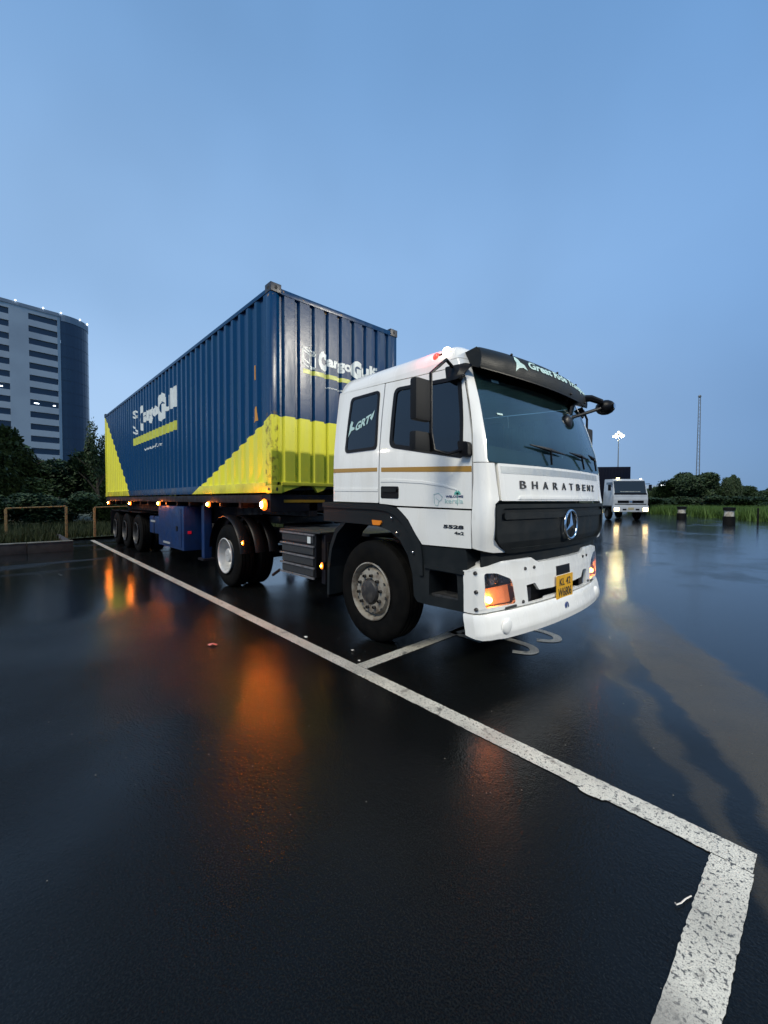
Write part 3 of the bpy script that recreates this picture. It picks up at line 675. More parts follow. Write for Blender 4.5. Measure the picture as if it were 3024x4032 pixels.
# ---- floodlight masts
def flood(x, y, h, lb, energy=0, col=(1, .86, .6), target=(0, 0, 1.5), spread=120, m='flood', ks=1.0):
    t = thing('floodlight_mast', lb, 'lamp post', (x, y, 0), 0, 'lit floodlight masts around the lot', local=True)
    MB().tube([(0, 0, 0), (0, 0, h * .5), (0, 0, h)], [.16, .12, .07], 10).build('pole', 'mastpole', t, local=True)
    MB().lathe([(.01, h), (.75 * ks, h), (.8 * ks, h + .1), (.75 * ks, h + .2), (.01, h + .2)], (0, 0, 0), 'Z', 16).build('lamp_ring', 'mastpole', t, local=True)
    for k in range(10):
        a = k * math.pi / 3 + .2; rr_ = (.9 if k < 6 else .42) * ks; p = Vector((math.cos(a) * rr_, math.sin(a) * rr_, h - .15 + (.42 * ks if k > 5 else 0)))
        MB().ball(p, .30 * ks, 10, (1, 1, .6)).build('floodlight', 'floodlens', t, local=True); MB().ball(p - Vector((0, 0, .2 * ks)), .09 * (ks if ks < 1 else 1), 8).build('bulb', m, t, local=True)
    MB().ball((0, 0, h + .65 * ks), .24 * ks, 10).build('floodlight', 'floodlens', t, local=True)
    if energy:
        ld = bpy.data.lights.new('mast_light', 'SPOT'); lo = bpy.data.objects.new('mast_light', ld); C.objects.link(lo); lo.parent = t; lo.location = (0, 0, h - .6)
        ld.energy = energy; ld.color = col; ld.spot_size = R(spread); ld.spot_blend = .5; ld.shadow_soft_size = .35
        dr = Vector(target) - Vector((x, y, h - .6)); lo.rotation_euler = dr.to_track_quat('-Z', 'Y').to_euler()
x, y = at(2430, 90); flood(x, y, 15.6, 'lit floodlight mast standing beyond the parked white truck')
flood(22.5, 13.5, 13.2, 'lit floodlight mast in front of the truck, outside the right edge of the photo', 30000, (1, .93, .78), (0, 0, 1.5), 70, 'flood_side', .35)
flood(-38, -36, 12.5, 'lit floodlight mast beside the verge, outside the left edge of the photo', 4500, (1, .90, .78), (-4, 0, 2), 70, 'flood_side', .35)
# ---- bollards
for (px, Z, h_, w_, lb) in ((2684, 32.7, 1.0, .33, 'smaller black and pale banded bollard at the field edge, nearer the parked truck'),
                            (2871, 25.4, 1.06, .31, 'nearer and larger black and pale banded bollard at the field edge, right of the other')):
    x, y = at(px, Z); t = thing('bollard', lb, 'bollard', (x, y, 0), 0, 'banded bollards at the edge of the field', local=True)
    MB().lathe([(.01, 0), (w_, 0), (w_, h_ * .48), (.01, h_ * .48)], (0, 0, 0), 'Z', 24).build('base', 'bolk', t, local=True)
    MB().lathe([(.01, h_ * .48), (w_ * .8, h_ * .48), (w_ * .8, h_ * .82), (.01, h_ * .82)], (0, 0, 0), 'Z', 24).build('band', 'bolw', t, local=True)
    MB().lathe([(.01, h_ * .82), (w_, h_ * .82), (w_, h_), (.01, h_ + .02)], (0, 0, 0), 'Z', 24).build('cap', 'bolk', t, local=True)
for x_, y_, h_ in ((9.0, 26.2, 1.2),):
    pass
x, y = at(2985, 26.5)
t = thing('marker_post', 'thin dark post at the field edge near the right edge of the photo', 'post', (x, y, 0), local=True)
MB().tube([(0, 0, -.1), (0, 0, 1.0)], .05, 8).build('post', 'bolk', t, local=True)
# a small white vehicle roof / shed light far behind
x, y = at(2592, 95); t = thing('far_shed', 'small distant shed with a bright eave light between the parked truck and the trees', 'building', (x, y, 0), R(30), local=True)
MB().box(-4, 4, -3, 3, 0, 3.6).build('wall', 'facade2', t, local=True, smooth=0)
MB().add([(-4.4, -3.4, 3.6), (4.4, -3.4, 3.6), (4.4, 3.4, 3.6), (-4.4, 3.4, 3.6), (-4.4, 0, 5), (4.4, 0, 5)], [(0, 1, 5, 4), (2, 3, 4, 5), (0, 4, 3), (1, 2, 5), (0, 3, 2, 1)]).build('roof', 'facade2', t, local=True, smooth=0)
MB().box(-.9, .9, -3.55, -3.42, 4.7, 5.0).build('eave_light', 'lit', t, local=True, smooth=0)

# ================================================================== SEMI TRAILER
trl = thing('semi_trailer', 'long dark semi trailer with amber side lamps and blue tool box under the container', 'trailer', (-8, 0, 0))
for s_ in (-1, 1):
    MB().add([(-14.1, s_ * .5 - .07, .95), (-3.9, s_ * .5 - .07, .95), (-3.6, s_ * .5 - .07, 1.22), (-2.1, s_ * .5 - .07, 1.22), (-2.1, s_ * .5 - .07, 1.44), (-14.1, s_ * .5 - .07, 1.44),
              (-14.1, s_ * .5 + .07, .95), (-3.9, s_ * .5 + .07, .95), (-3.6, s_ * .5 + .07, 1.22), (-2.1, s_ * .5 + .07, 1.22), (-2.1, s_ * .5 + .07, 1.44), (-14.1, s_ * .5 + .07, 1.44)],
             [(0, 1, 2, 3, 4, 5), (11, 10, 9, 8, 7, 6)] + [(i, i + 6, (i + 1) % 6 + 6, (i + 1) % 6) for i in range(6)]).build('main_beam', 'chassis', trl, smooth=0)
box('bolster', -2.35, -2.10, -1.21, 1.21, 1.30, 1.545, 'chassis', trl)
box('bolster', -14.15, -13.9, -1.21, 1.21, 1.30, 1.545, 'redox', trl)
box('reflective_strip', -2.098, -2.092, -1.0, -.30, 1.43, 1.47, 'stripe', trl, 0)
for s_ in (-1, 1): box('side_rail', -13.9, -2.35, s_ * 1.19 - .025, s_ * 1.19 + .015, 1.42, 1.54, 'chassis', trl)
for k in range(14): x = -3.2 - k * .8; box('cross_member', x - .04, x + .04, -1.165, 1.165, 1.34, 1.43, 'chassis', trl, 0)
def lamp(x, y, z, parent, big=False):
    s_ = 1.5 if big else 1
    l_ = MB().box(x - .05 * s_, x + .05 * s_, y - .012, y + .05, z - .035 * s_, z + .035 * s_).build('marker_lamp', 'black', parent, .004)
    MB().ball((x, y - .022, z), .055 * s_, 12, (1, .5, 1)).build('lens', 'amber_lit', l_)
    MB().ball((x, y - .05, z), .022 * (1.6 if big else 1), 10, (.8, 1, 1.3)).build('bulb', 'bulb_big' if big else 'bulb', l_)
for x, z in ((-13.6, 1.350), (-10.45, 1.353), (-7.52, 1.375), (-4.38, 1.385)): lamp(x, -1.2, z, trl)
lamp(-2.22, -1.22, 1.40, trl, True)
box('lamp_bracket', -2.32, -2.12, -1.21, -1.14, 1.35, 1.47, 'chassis', trl)
for x in (-13.6, -10.45, -7.52, -4.38): box('lamp_bracket', x - .02, x + .02, -1.19, -1.15, 1.33, 1.42, 'chassis', trl, 0)
# tool box
tb = box('tool_box', -7.70, -5.86, -1.20, -.62, .40, 1.325, 'blue_paint', trl, .02)
box('door_frame', -7.64, -6.0, -1.212, -1.2005, .46, 1.27, 'blue_paint', tb, .004)
box('reflector', -7.25, -6.75, -1.222, -1.2125, .475, .52, 'silver', tb, 0)
box('latch', -6.30, -6.20, -1.225, -1.2125, .80, .90, 'black', tb, .003)
box('red_reflector', -5.858, -5.848, -1.12, -1.05, .75, .81, 'red_dim', tb, 0)
sb = box('spare_tank', -8.75, -7.85, -1.14, -.7, .62, 1.05, 'blue_paint', trl, .03)
box('reflector', -8.6, -8.2, -1.152, -1.141, .90, .95, 'silver', sb, 0)
box('tank_strap', -8.35, -8.30, -1.146, -.69, .61, 1.06, 'black', sb, 0)
# landing legs
for s_ in (-1, 1):
    lg = box('landing_leg', -5.35, -5.2, s_ * .95 - .07, s_ * .95 + .07, .30, 1.36, 'blue_paint', trl)
    box('foot', -5.42, -5.13, s_ * .95 - .12, s_ * .95 + .12, .26, .30, 'chassis', lg)

TY = [(.30, -.13), (.42, -.15), (.49, -.145), (.515, -.12), (.525, -.06), (.525, .06), (.515, .12), (.49, .145), (.42, .15), (.30, .13)]
def tyre_mb(c, rad=.525, w=.29, grooves=True):
    k = rad / .525; m = MB(); W = w / 2
    pr = [(.285, W * .78), (.30, W * .90), (.36, W * 1.0), (.43, W * 1.0), (.475, W * .93), (.500, W * .82)]
    gro = []
    if grooves:
        for q_ in (.60, .22, -.22, -.60): gro += [(.523, W * (q_ + .06)), (.508, W * (q_ + .045)), (.508, W * (q_ - .045)), (.523, W * (q_ - .06))]
    pr = pr + [(.515, W * .76)] + gro + [(.515, -W * .76)] + [(a, -b) for a, b in pr[:6][::-1]]
    return m.lathe([(a * k, b) for a, b in pr], c, 'Y', 56)
def wheel_dual(cx, yo, parent, rim='rim2', side=-1, cz=.525):
    """outer dish wheel; yo is the outer face |y|"""
    w = tyre_mb((cx, side * (yo - .15), cz)).build('wheel', 'rubber', parent)
    tyre_mb((cx, side * (yo - .50), cz)).build('inner_tyre', 'rubber', w)
    s = side
    MB().lathe([(.295, -.005), (.300, -.02), (.285, -.025), (.275, -.01), (.262, .03), (.250, .13), (.225, .165), (.12, .175), (.12, .05), (.10, .03), (.01, .03)], (cx, s * yo, cz), 'Y', 48, sgn=-s).build('rim', rim, w)
    for k in range(10):
        a = 2 * math.pi * k / 10
        MB().lathe([(.014, .15), (.014, .18)], (cx + .17 * math.cos(a), s * yo, cz + .17 * math.sin(a)), 'Y', 6, sgn=-s).build('wheel_nut', 'hub', w)
    return w
for ax in (-12.75, -11.35, -9.95):
    for s_ in (-1, 1): wheel_dual(ax, 1.19, trl, 'hub', s_)  # trailer rims take the dark hub colour to read as shaded
    MB().tube([(ax, -1.0, .525), (ax, 1.0, .525)], .075, 12).build('axle', 'chassis', trl)
    for s_ in (-1, 1):
        box('mud_guard', ax - .56, ax + .56, s_ * .9 - .3, s_ * .9 + .3, 1.10, 1.125, 'black', trl)
box('mud_flap', -13.5, -13.47, -1.2, -.62, .3, 1.1, 'black', trl)
box('mud_flap', -13.5, -13.47, .62, 1.2, .3, 1.1, 'black', trl)
box('rear_bumper', -14.1, -14.0, -1.1, 1.1, .5, .62, 'redox', trl)
for s_ in (-1, 1): box('tail_lamp', -14.115, -14.10, s_ * .85 - .18, s_ * .85 + .18, .68, .78, 'red_lit', trl)
box('suspension_hanger', -9.2, -8.95, -.6, -.42, .5, 1.0, 'chassis', trl)
box('suspension_hanger', -9.2, -8.95, .42, .6, .5, 1.0, 'chassis', trl)

# ================================================================== CONTAINER
CX, CZ = -2.04, 1.56; CL, CW, CH = 12.192, 1.219, 2.896
con = thing('shipping_container', 'long blue and lime corrugated container with white lettering, riding on the semi trailer', 'shipping container', (CX, 0, CZ))
def trap(t, pitch, flat, slope, depth):        # outer flat, slope in, inner flat, slope out
    t = t % pitch
    if t < flat: return 0
    if t < flat + slope: return depth * (t - flat) / slope
    if t < pitch - slope: return depth
    return depth * (pitch - t) / slope
P_S = (.278, .072, .068, .036); x_start = -.17
def side_cuts():
    out = []; k = 0
    while True:
        x = x_start - k * P_S[0]
        if x < -CL + .1: break
        out += [x, x - P_S[1], x - P_S[1] - P_S[2], x - P_S[0] + P_S[2]]; k += 1
    return out
SC = side_cuts()
def side_fn(s): return lambda a, b, d_: (CX + a, s * (CW - .012 - trap(x_start - a, *P_S) + d_), CZ + b)
def tt(lo, hi): return [(lo, .16), (hi, .16), (hi, CH - .11), (lo, CH - .11)]
for s_ in (-1, 1):
    surf('side_panel', tt(-CL + .16, -.165), side_fn(s_), 'cont', con, th=.004, step=(0, 0), cuts=SC, smooth=20)
P_F = (.2515, .10, .035, .040); y_start = -1.06
FC = []
k = 0
while y_start + k * P_F[0] < 1.1:
    y = y_start + k * P_F[0]; FC += [y, y + P_F[1], y + P_F[1] + P_F[2], y + P_F[0] - P_F[2]]; k += 1
def front_fn(a, b, d_): return (CX - .015 - (.040 - trap(a - y_start, .2515, .030, .030, .040)) + d_, a, CZ + b)
FC = []
k = 0
while y_start + k * .2515 < 1.1:
    y = y_start + k * .2515; FC += [y, y + .03, y + .06, y + .2515 - .03]; k += 1
surf('front_panel', [(-1.12, .16), (1.12, .16), (1.12, CH - .11), (-1.12, CH - .11)], front_fn, 'cont', con, th=.004, step=(0, 0), cuts=FC, smooth=20)
surf('roof', [(-CL + .1, -1.17), (-.1, -1.17), (-.1, 1.17), (-CL + .1, 1.17)], lambda a, b, d_: (CX + a, b, CZ + CH - .075 - trap(-a, .21, .08, .02, .02) + d_), 'cont', con, th=.004, step=(.21, 0), smooth=20)
box('floor', CX - CL + .1, CX - .1, -1.15, 1.15, CZ + .12, CZ + .158, 'chassis', con, 0)
for s_ in (-1, 1):
    box('top_rail', CX - CL + .17, CX - .17, s_ * (CW - .062), s_ * (CW - .004), CZ + CH - .115, CZ + CH - .055, 'cont', con, .006)
    box('bottom_rail', CX - CL + .17, CX - .17, s_ * (CW - .05), s_ * (CW - .003), CZ + .012, CZ + .158, 'cont', con, .004)
    for xx in (-.003, -CL + .003):
        xs = (xx - .155, xx) if xx > -1 else (xx, xx + .155)
        # post
        pm = MB(); x0, x1 = CX + xs[0] + (.012 if xx < -1 else 0), CX + xs[1] - (.012 if xx > -1 else 0)
        pm.box(x0, x1, s_ * (CW - .10), s_ * (CW - .006), CZ + .12, CZ + CH - .12); pm.build('corner_post', 'cont', con, .012)
        for zz in (0, CH - .118):
            c_ = MB().box(CX + xs[0] - .01, CX + xs[1] + .002, s_ * (CW - .165), s_ * CW, CZ + zz, CZ + zz + .118).build('corner_casting', 'casting' if zz else 'cont', con, .008)
            hx = CX + xx + (.0035 if xx > -1 else -.0035); 
            MB().add([(CX + (xs[0] + xs[1]) / 2 + .03 * math.cos(a) * 1.2, s_ * (CW + .0015), CZ + zz + .06 + .02 * math.sin(a)) for a in [k * .5236 for k in range(12)]], [tuple(range(12))]).build('casting_hole', 'dark_inner', c_, smooth=0)
            MB().add([(CX + xs[1] + .0035, s_ * (CW - .083) + .018 * math.cos(a), CZ + zz + .06 + .028 * math.sin(a)) for a in [k * .5236 for k in range(12)]], [tuple(range(12))]).build('casting_hole', 'dark_inner', c_, smooth=0)
box('front_header', CX - .10, CX - .006, -1.055, 1.055, CZ + CH - .125, CZ + CH - .050, 'cont', con, .006)
box('front_sill', CX - .10, CX - .006, -1.055, 1.055, CZ + .115, CZ + .165, 'cont', con, .005)
for s_ in (-1, 1):
    MB().add([(CX - .02, s_ * 1.05, CZ + .114), (CX - .02, s_ * .72, CZ + .114), (CX - .02, s_ * 1.05, CZ + .01), (CX - .08, s_ * 1.05, CZ + .114), (CX - .08, s_ * .72, CZ + .114), (CX - .08, s_ * 1.05, CZ + .01)],
             [(0, 1, 2), (5, 4, 3), (0, 3, 4, 1), (1, 4, 5, 2), (2, 5, 3, 0)]).build('sill_gusset', 'cont', con, smooth=0)
    MB().add([(CX - .02, s_ * .28, CZ + .114), (CX - .02, s_ * .52, CZ + .114), (CX - .02, s_ * .45, CZ + .02), (CX - .02, s_ * .35, CZ + .05), (CX - .08, s_ * .28, CZ + .114), (CX - .08, s_ * .52, CZ + .114), (CX - .08, s_ * .45, CZ + .02), (CX - .08, s_ * .35, CZ + .05)],
             [(0, 1, 2, 3), (7, 6, 5, 4), (0, 4, 5, 1), (1, 5, 6, 2), (2, 6, 7, 3), (3, 7, 4, 0)]).build('sill_gusset', 'cont', con, smooth=0)
# rear doors (closed end)
box('rear_door', CX - CL + .02, CX - CL + .07, -1.10, -.01, CZ + .16, CZ + CH - .13, 'cont', con); box('rear_door', CX - CL + .02, CX - CL + .07, .01, 1.10, CZ + .16, CZ + CH - .13, 'cont', con)
for yy in (-.8, -.3, .3, .8): MB().tube([(CX - CL, yy, CZ + .1), (CX - CL, yy, CZ + CH - .1)], .017, 8).build('lock_rod', 'alu', con)
# lettering ------------------------------------------------------------
def cube_icon(x0, x1, y0, y1, w):
    X = lambda t_: x0 + (x1 - x0) * t_; Y = lambda t_: y0 + (y1 - y0) * t_
    seg = [((0, .16), (0, .92)), ((0, .92), (.45, .99)), ((.45, .99), (.98, .82)), ((.98, .82), (.98, .02)), ((.98, .02), (.5, .0)), ((0, .16), (.5, .0)), ((.04, .80), (.55, .62)), ((.55, .62), (.98, .80)), ((.55, .62), (.55, .22)), ((.05, .38), (.98, .02)), ((.18, .90), (.98, .62))]
    return join(*[stroke((X(a[0]), Y(a[1])), (X(b[0]), Y(b[1])), w) for a, b in seg])
def logo(T, x0, y0, W_, H_, fn, cuts, st):
    """T maps logo units; x0,y0 bottom-left; the wordmark is W_ wide, H_ high"""
    ic = cube_icon(x0, x0 + .15 * W_, y0, y0 + H_, .0125 * W_)
    a = fit(text_tris('C', offset=.075), x0 + .185 * W_, x0 + .30 * W_, y0 + .02 * H_, y0 + 1.02 * H_)
    b = fit(text_tris('argo', offset=.045), x0 + .295 * W_, x0 + .62 * W_, y0 + .14 * H_, y0 + .70 * H_)
    c = fit(text_tris('G', offset=.075), x0 + .62 * W_, x0 + .76 * W_, y0 + .02 * H_, y0 + 1.02 * H_)
    e = fit(text_tris('ulf', offset=.045), x0 + .765 * W_, x0 + W_, y0 + .28 * H_, y0 + .98 * H_)
    surf('lettering', None, fn, 'printw', con, th=0, d=.003, step=(0, 0), cuts=cuts, two=False, tris=join(ic, a, b, c, e), smooth=0)
def slash(x0, x1, y0, y1, fn, cuts): surf('lime_bar', [(x0, y0), (x1, y0), (x1, y1), (x0, y1)], fn, 'limebar', con, th=0, d=.0025, step=(0, 0), cuts=cuts, two=False, smooth=0)
MT['limebar'] = mat('lime_bar', (.50, .54, .05), .4, noise=(5, (.38, .40, .06), .4, .7))
logo(1, -8.08, 1.70, 3.95, .66, side_fn(-1), SC, 1)
slash(-8.05, -4.13, 1.40, 1.60, side_fn(-1), SC)
surf('web_address', None, side_fn(-1), 'printw', con, th=0, d=.003, step=(0, 0), cuts=SC, two=False, tris=fit(text_tris('www.cargogulf.com', offset=.02), -6.85, -5.35, 1.14, 1.25), smooth=0)
logo(2, -.705, 1.86, 1.46, .295, front_fn, FC, 1)
slash(-.70, .78, 1.765, 1.83, front_fn, FC)
surf('web_address', None, front_fn, 'printw', con, th=0, d=.003, step=(0, 0), cuts=FC, two=False, tris=fit(text_tris('www.cargogulf.com', offset=.02), -.29, .45, 1.605, 1.65), smooth=0)
MT['tagm'] = mat('orange_warning_label', (.55, .24, .02), .5)
surf('warning_label', [(-.565, 1.66), (-.485, 1.66), (-.485, 1.87), (-.565, 1.87)], side_fn(-1), 'tagm', con, th=0, d=.004, step=(0, 0), cuts=SC, two=False, smooth=0)
surf('warning_label', [(-.62, 1.06), (-.43, 1.06), (-.46, 1.27), (-.50, 1.27)], side_fn(-1), 'tagm', con, th=0, d=.004, step=(0, 0), cuts=SC, two=False, smooth=0)

# ================================================================== TRACTOR
tra = thing('tractor_truck', 'large white cab-over tractor truck in front, lettered BHARATBENZ, with its side lamps lit', 'truck', (0, 0, 0))
ZT = [1.0, 1.2, 1.45, 1.78, 2.0, 2.3, 2.6, 2.7, 2.9]
XC = [1.49, 1.505, 1.505, 1.48, 1.44, 1.35, 1.235, 1.19, 1.10]
WT = [1.235, 1.245, 1.245, 1.245, 1.235, 1.205, 1.165, 1.15, 1.12]
RX = [.09, .09, .09, .09, .075, .055, .05, .05, .05]
BOW, RC = .10, .13
def tab(T_, z): return float(np.interp(z, ZT, T_))
def CABp(p, z):
    s = -1 if p < 0 else 1; p = abs(p); w = tab(WT, z); xc = tab(XC, z); rx = tab(RX, z); ys = w - RC; xs = xc - BOW
    if p <= 1: return Vector((xc - BOW * p * p, s * p * ys, z))
    if p <= 1.5:
        a = (p - 1) * math.pi; return Vector((xs - rx + rx * math.cos(a) , s * (ys + RC * math.sin(a)), z)) if True else None
    x = xs - rx - (p - 1.5)
    xr = -.60
    if x < xr + .06:
        t = min(1.57, (xr + .06 - x) / .06); 
        if x >= xr + .06 - .0942: a = (xr + .06 - x) / .06; return Vector((xr + .06 - .06 * math.sin(a), s * (w - .06 + .06 * math.cos(a)), z))
        return Vector((xr, s * max(0, w - .06 - (xr + .06 - .0942 - x)), z))
    return Vector((x, s * w, z))
def CAB(p, z, d_):
    e = 1e-3; P0 = CABp(p, z); a = CABp(p + e, z) - CABp(p - e, z); b = CABp(p, z + e) - CABp(p, z - e); n = a.cross(b)
    n.normalize(); ctr = Vector((.3, 0, z))
    if n.dot(P0 - ctr) < 0: n = -n
    return P0 + n * d_
def y2p(y, z):
    s = -1 if y < 0 else 1; y = abs(y); ys = tab(WT, z) - RC
    if y <= ys: return s * y / ys
    return s * (1 + math.asin(min(1, (y - ys) / RC)) / math.pi)
def x2p(x, z, s=-1):
    xs = tab(XC, z) - BOW; rx = tab(RX, z)
    if x <= xs - rx: return s * (1.5 + xs - rx - x)
    return s * (1 + math.acos(max(-1, min(1, (x - xs + rx) / rx))) / math.pi)
def FRT(y, z, d_=0): return CAB(y2p(y, z), z, d_)
def SID(s=-1): return lambda x, z, d_=0: CAB(x2p(x, z, s), z, d_)
G_ = .006
seam = [(1.292, 1.10), (1.292, 1.55), (1.290, 1.80), (1.276, 2.0), (1.205, 2.32), (1.165, 2.45), (1.125, 2.545)]
WG = [(-.323, 2.52), (-.285, 2.555), (.085, 2.545), (.122, 2.51), (.135, 2.04), (.105, 1.998), (-.29, 1.985), (-.335, 2.03)]
for s in (-1, 1):
    F_ = SID(s)
    # rear quarter
    rq = rounded([(-.575, 2.655), (.188, 2.625), (.188, 1.442), (-.575, 1.455)], [.03, .01, .01, .02])
    hole = rounded([(-.31, 2.55), (.115, 2.55), (.14, 1.99), (-.34, 1.99)], .05)
    q_ = surf('side_panel', rq, F_, 'white', tra, th=.02, step=(.1, .1), holes=[hole])
    gl_ = surf('quarter_window', rounded([(-.325, 2.563), (.128, 2.563), (.153, 1.977), (-.353, 1.977)], .055), F_, 'tint', tra, th=.005, d=.004, step=(.1, .1))
    surf('seal', rounded([(-.33, 2.568), (.133, 2.568), (.158, 1.972), (-.358, 1.972)], .055), F_, 'black', gl_, th=.012, d=.009, holes=[rounded([(-.30, 2.54), (.105, 2.54), (.128, 2.0), (-.325, 2.0)], .045)])
    # rear corner post
    surf('rear_corner', [(-.577, 1.455), (-.577, 2.655), (-.80, 2.655), (-.80, 1.455)], F_, 'white', tra, th=.02, step=(.02, .15))
    # door
    arch = [(.202, 1.436), (.30, 1.430), (.42, 1.408)]
    dr_ = [(.202, 2.622), (.60, 2.60), (1.00, 2.585), (1.095, 2.56)] + [(x - .006, z) for x, z in seam[::-1] if z > 1.45] + [(1.286, 1.402), (.44, 1.418)] + arch[::-1][1:]
    hole = rounded([(.365, 2.525), (1.10, 2.475), (1.163, 2.16), (1.178, 1.835), (.36, 1.995)], [.06, .03, .3, .03, .06])
    door = surf('door', dr_, F_, 'white', tra, th=.03, step=(.08, .08), holes=[hole])
    ring_o = rounded([(.335, 2.550), (1.125, 2.498), (1.185, 2.17), (1.200, 1.806), (.328, 1.972)], [.08, .04, .3, .04, .08])
    gw = surf('door_window', ring_o, F_, 'tint', tra, th=.005, d=-.006, step=(.1, .1)); 
    surf('seal', ring_o, F_, 'black', gw, th=.012, d=.004, holes=[rounded([(.375, 2.515), (1.09, 2.465), (1.152, 2.16), (1.166, 1.85), (.37, 2.005)], [.05, .03, .3, .03, .05])])
    hb = surf('door_handle', rounded([(.225, 1.605), (.47, 1.598), (.47, 1.482), (.225, 1.487)], .02), F_, 'black', door, th=.004, d=.003)
    surf('grip', rounded([(.245, 1.585), (.45, 1.58), (.45, 1.545), (.245, 1.55)], .012), F_, 'charcoal', hb if False else door, th=.012, d=.018)
    # styling creases: thin proud ribs
    surf('crease', [(.225, 1.672), (.40, 1.668), (.76, 1.640), (1.0, 1.60), (1.14, 1.56), (1.14, 1.552), (1.0, 1.585), (.76, 1.618), (.40, 1.642), (.225, 1.645)], F_, 'white', door, th=.01, d=.005, step=(.06, 0), smooth=60)
    surf('crease', [(-.54, 1.600), (.18, 1.585), (.18, 1.555), (-.54, 1.568)], F_, 'white', q_, th=.01, d=.005, step=(.06, 0), smooth=60)
    # reflective tape
    surf('reflective_tape', [(-.562, 1.815), (.168, 1.79), (.168, 1.752), (-.562, 1.771)], F_, 'stripe', q_, th=.002, d=.002)
    surf('reflective_tape', [(.228, 1.787), (1.283, 1.742), (1.285, 1.695), (.228, 1.745)], F_, 'stripe', door, th=.002, d=.002)
    # skirt below the door
    surf('skirt_panel', [(.452, 1.402), (1.286, 1.388), (1.286, 1.085), (.766, 1.078), (.70, 1.155), (.60, 1.29), (.52, 1.355)], F_, 'white', tra, th=.02, d=.006)
    # front corner cap (turn of the cab)
    def capf(p, z, d_, s=s):
        b_ = .030 * math.exp(-((z - 1.30) / .20) ** 2) * max(0, 1 - abs(abs(p) - 1.25) / .6)
        return CAB(p, z, d_ + b_)
    pts = [(x2p(1.298, z, 1), z) for z in (1.09, 1.30, 1.53, 1.765)] + [(y2p(1.082, 1.768), 1.768), (y2p(1.058, 1.47), 1.47), (y2p(1.108, 1.44), 1.44), (y2p(1.120, 1.31), 1.31), (y2p(1.112, 1.16), 1.16), (y2p(1.05, 1.10), 1.10), (y2p(.955, 1.045), 1.045), (y2p(1.1, 1.05), 1.05)]
    surf('corner_panel', [(s * a, b) for a, b in pts], capf, 'white', tra, th=.03, step=(.08, .06))
    # A pillar
    pil = [(x2p(a + .007, b, 1), b) for a, b in seam if b >= 1.78] + [(x2p(1.118, 2.56, 1), 2.56), (x2p(1.0, 2.60, 1), 2.60), (x2p(1.0, 2.66, 1), 2.66), (y2p(1.0, 2.66), 2.66)]
    pil = [(x2p(1.297, 1.772, 1), 1.772)] + pil + [(1.025, 2.62), (1.045, 2.5), (1.065, 2.2), (1.09, 1.95), (1.115, 1.80), (1.08, 1.772)]
    surf('pillar', [(s * a, b) for a, b in pil], CAB, 'white', tra, th=.03, step=(.06, .08))
    # roof side rail above the doors
    rr_ = [(-.60, 2.657), (.19, 2.631), (.62, 2.607), (1.0, 2.592), (1.0, 2.668), (-.60, 2.668)]
    surf('roof_side', rr_, F_, 'white', tra, th=.02)
    # mirror hinge brackets
    for (a, b, c_, e) in ((.99, 1.145, 2.45, 2.58), (1.175, 1.275, 1.815, 1.94)):
        surf('mirror_bracket', rounded([(a, e), (c_ and b, e - .01), (b + (.01 if c_ < 2 else 0), c_), (a + .03, c_)], .02), F_, 'black', tra, th=.06, d=.055)
    # model badge and sticker on the near door skirt
BF_ = SID(-1)
def sidetext(name, s_, x0, x1, z0, z1, m, off=.02, d_=.009, par=None):
    surf(name, None, BF_, m, par or tra, th=.002, d=d_, step=(.1, 0), tris=fit(text_tris(s_, offset=off), x0, x1, z0, z1), smooth=0)
sidetext('model_badge', '5528', 1.010, 1.218, 1.236, 1.266, 'ink', .045, .010)
sidetext('model_badge', '4x2', 1.125, 1.22, 1.190, 1.215, 'ink', .02, .010)
sidetext('welcome_sticker', 'WELCOME', 1.028, 1.206, 1.492, 1.510, 'navy', .02, .004)
sidetext('welcome_sticker', 'kerala', 1.020, 1.206, 1.445, 1.484, 'mint', .0, .004)
pal = join(*[stroke((1.15, 1.43), (1.148, 1.52), .004)] + [stroke((1.148, 1.522), (1.148 + .028 * math.cos(a), 1.522 + .024 * math.sin(a)), .011) for a in (0, .6, 1.2, 1.9, 2.5, 3.14)])
surf('sticker_palm', None, BF_, 'teal', tra, th=.001, d=.0035, step=(.1, 0), tris=pal, smooth=0)
el = join(*[stroke(a, b, .004) for a, b in (((.90, 1.52), (.905, 1.45)), ((.905, 1.45), (.92, 1.425)), ((.92, 1.425), (.945, 1.425)), ((.945, 1.425), (.955, 1.46)), ((.955, 1.46), (.985, 1.475)), ((.985, 1.475), (.99, 1.50)), ((.99, 1.50), (.95, 1.53)), ((.95, 1.53), (.90, 1.52)), ((.92, 1.49), (.95, 1.47)))])
surf('sticker_elephant', None, BF_, 'mint', tra, th=.001, d=.0035, step=(.1, 0), tris=el, smooth=0)
# GRT logo in the quarter window: figure plus letters on a rising slant
gt = fit(text_tris('GRT', offset=.04, shear=.25), 0, 1, 0, 1); gv = [Vector((-.20 + v.x * .24, 2.19 + v.y * .085 + v.x * .07, 0)) for v in gt[0]]
fig = polytri([(-.315, 2.14), (-.27, 2.20), (-.215, 2.215), (-.22, 2.235), (-.26, 2.245), (-.245, 2.29), (-.275, 2.31), (-.295, 2.27), (-.30, 2.22)])
fig2 = polytri([(.02, 2.30), (.085, 2.375), (.07, 2.31), (.05, 2.275)])
surf('window_logo', None, BF_, 'mint', tra, th=.001, d=.0085, step=(.1, 0), tris=join((gv, gt[1]), fig, fig2), smooth=0)

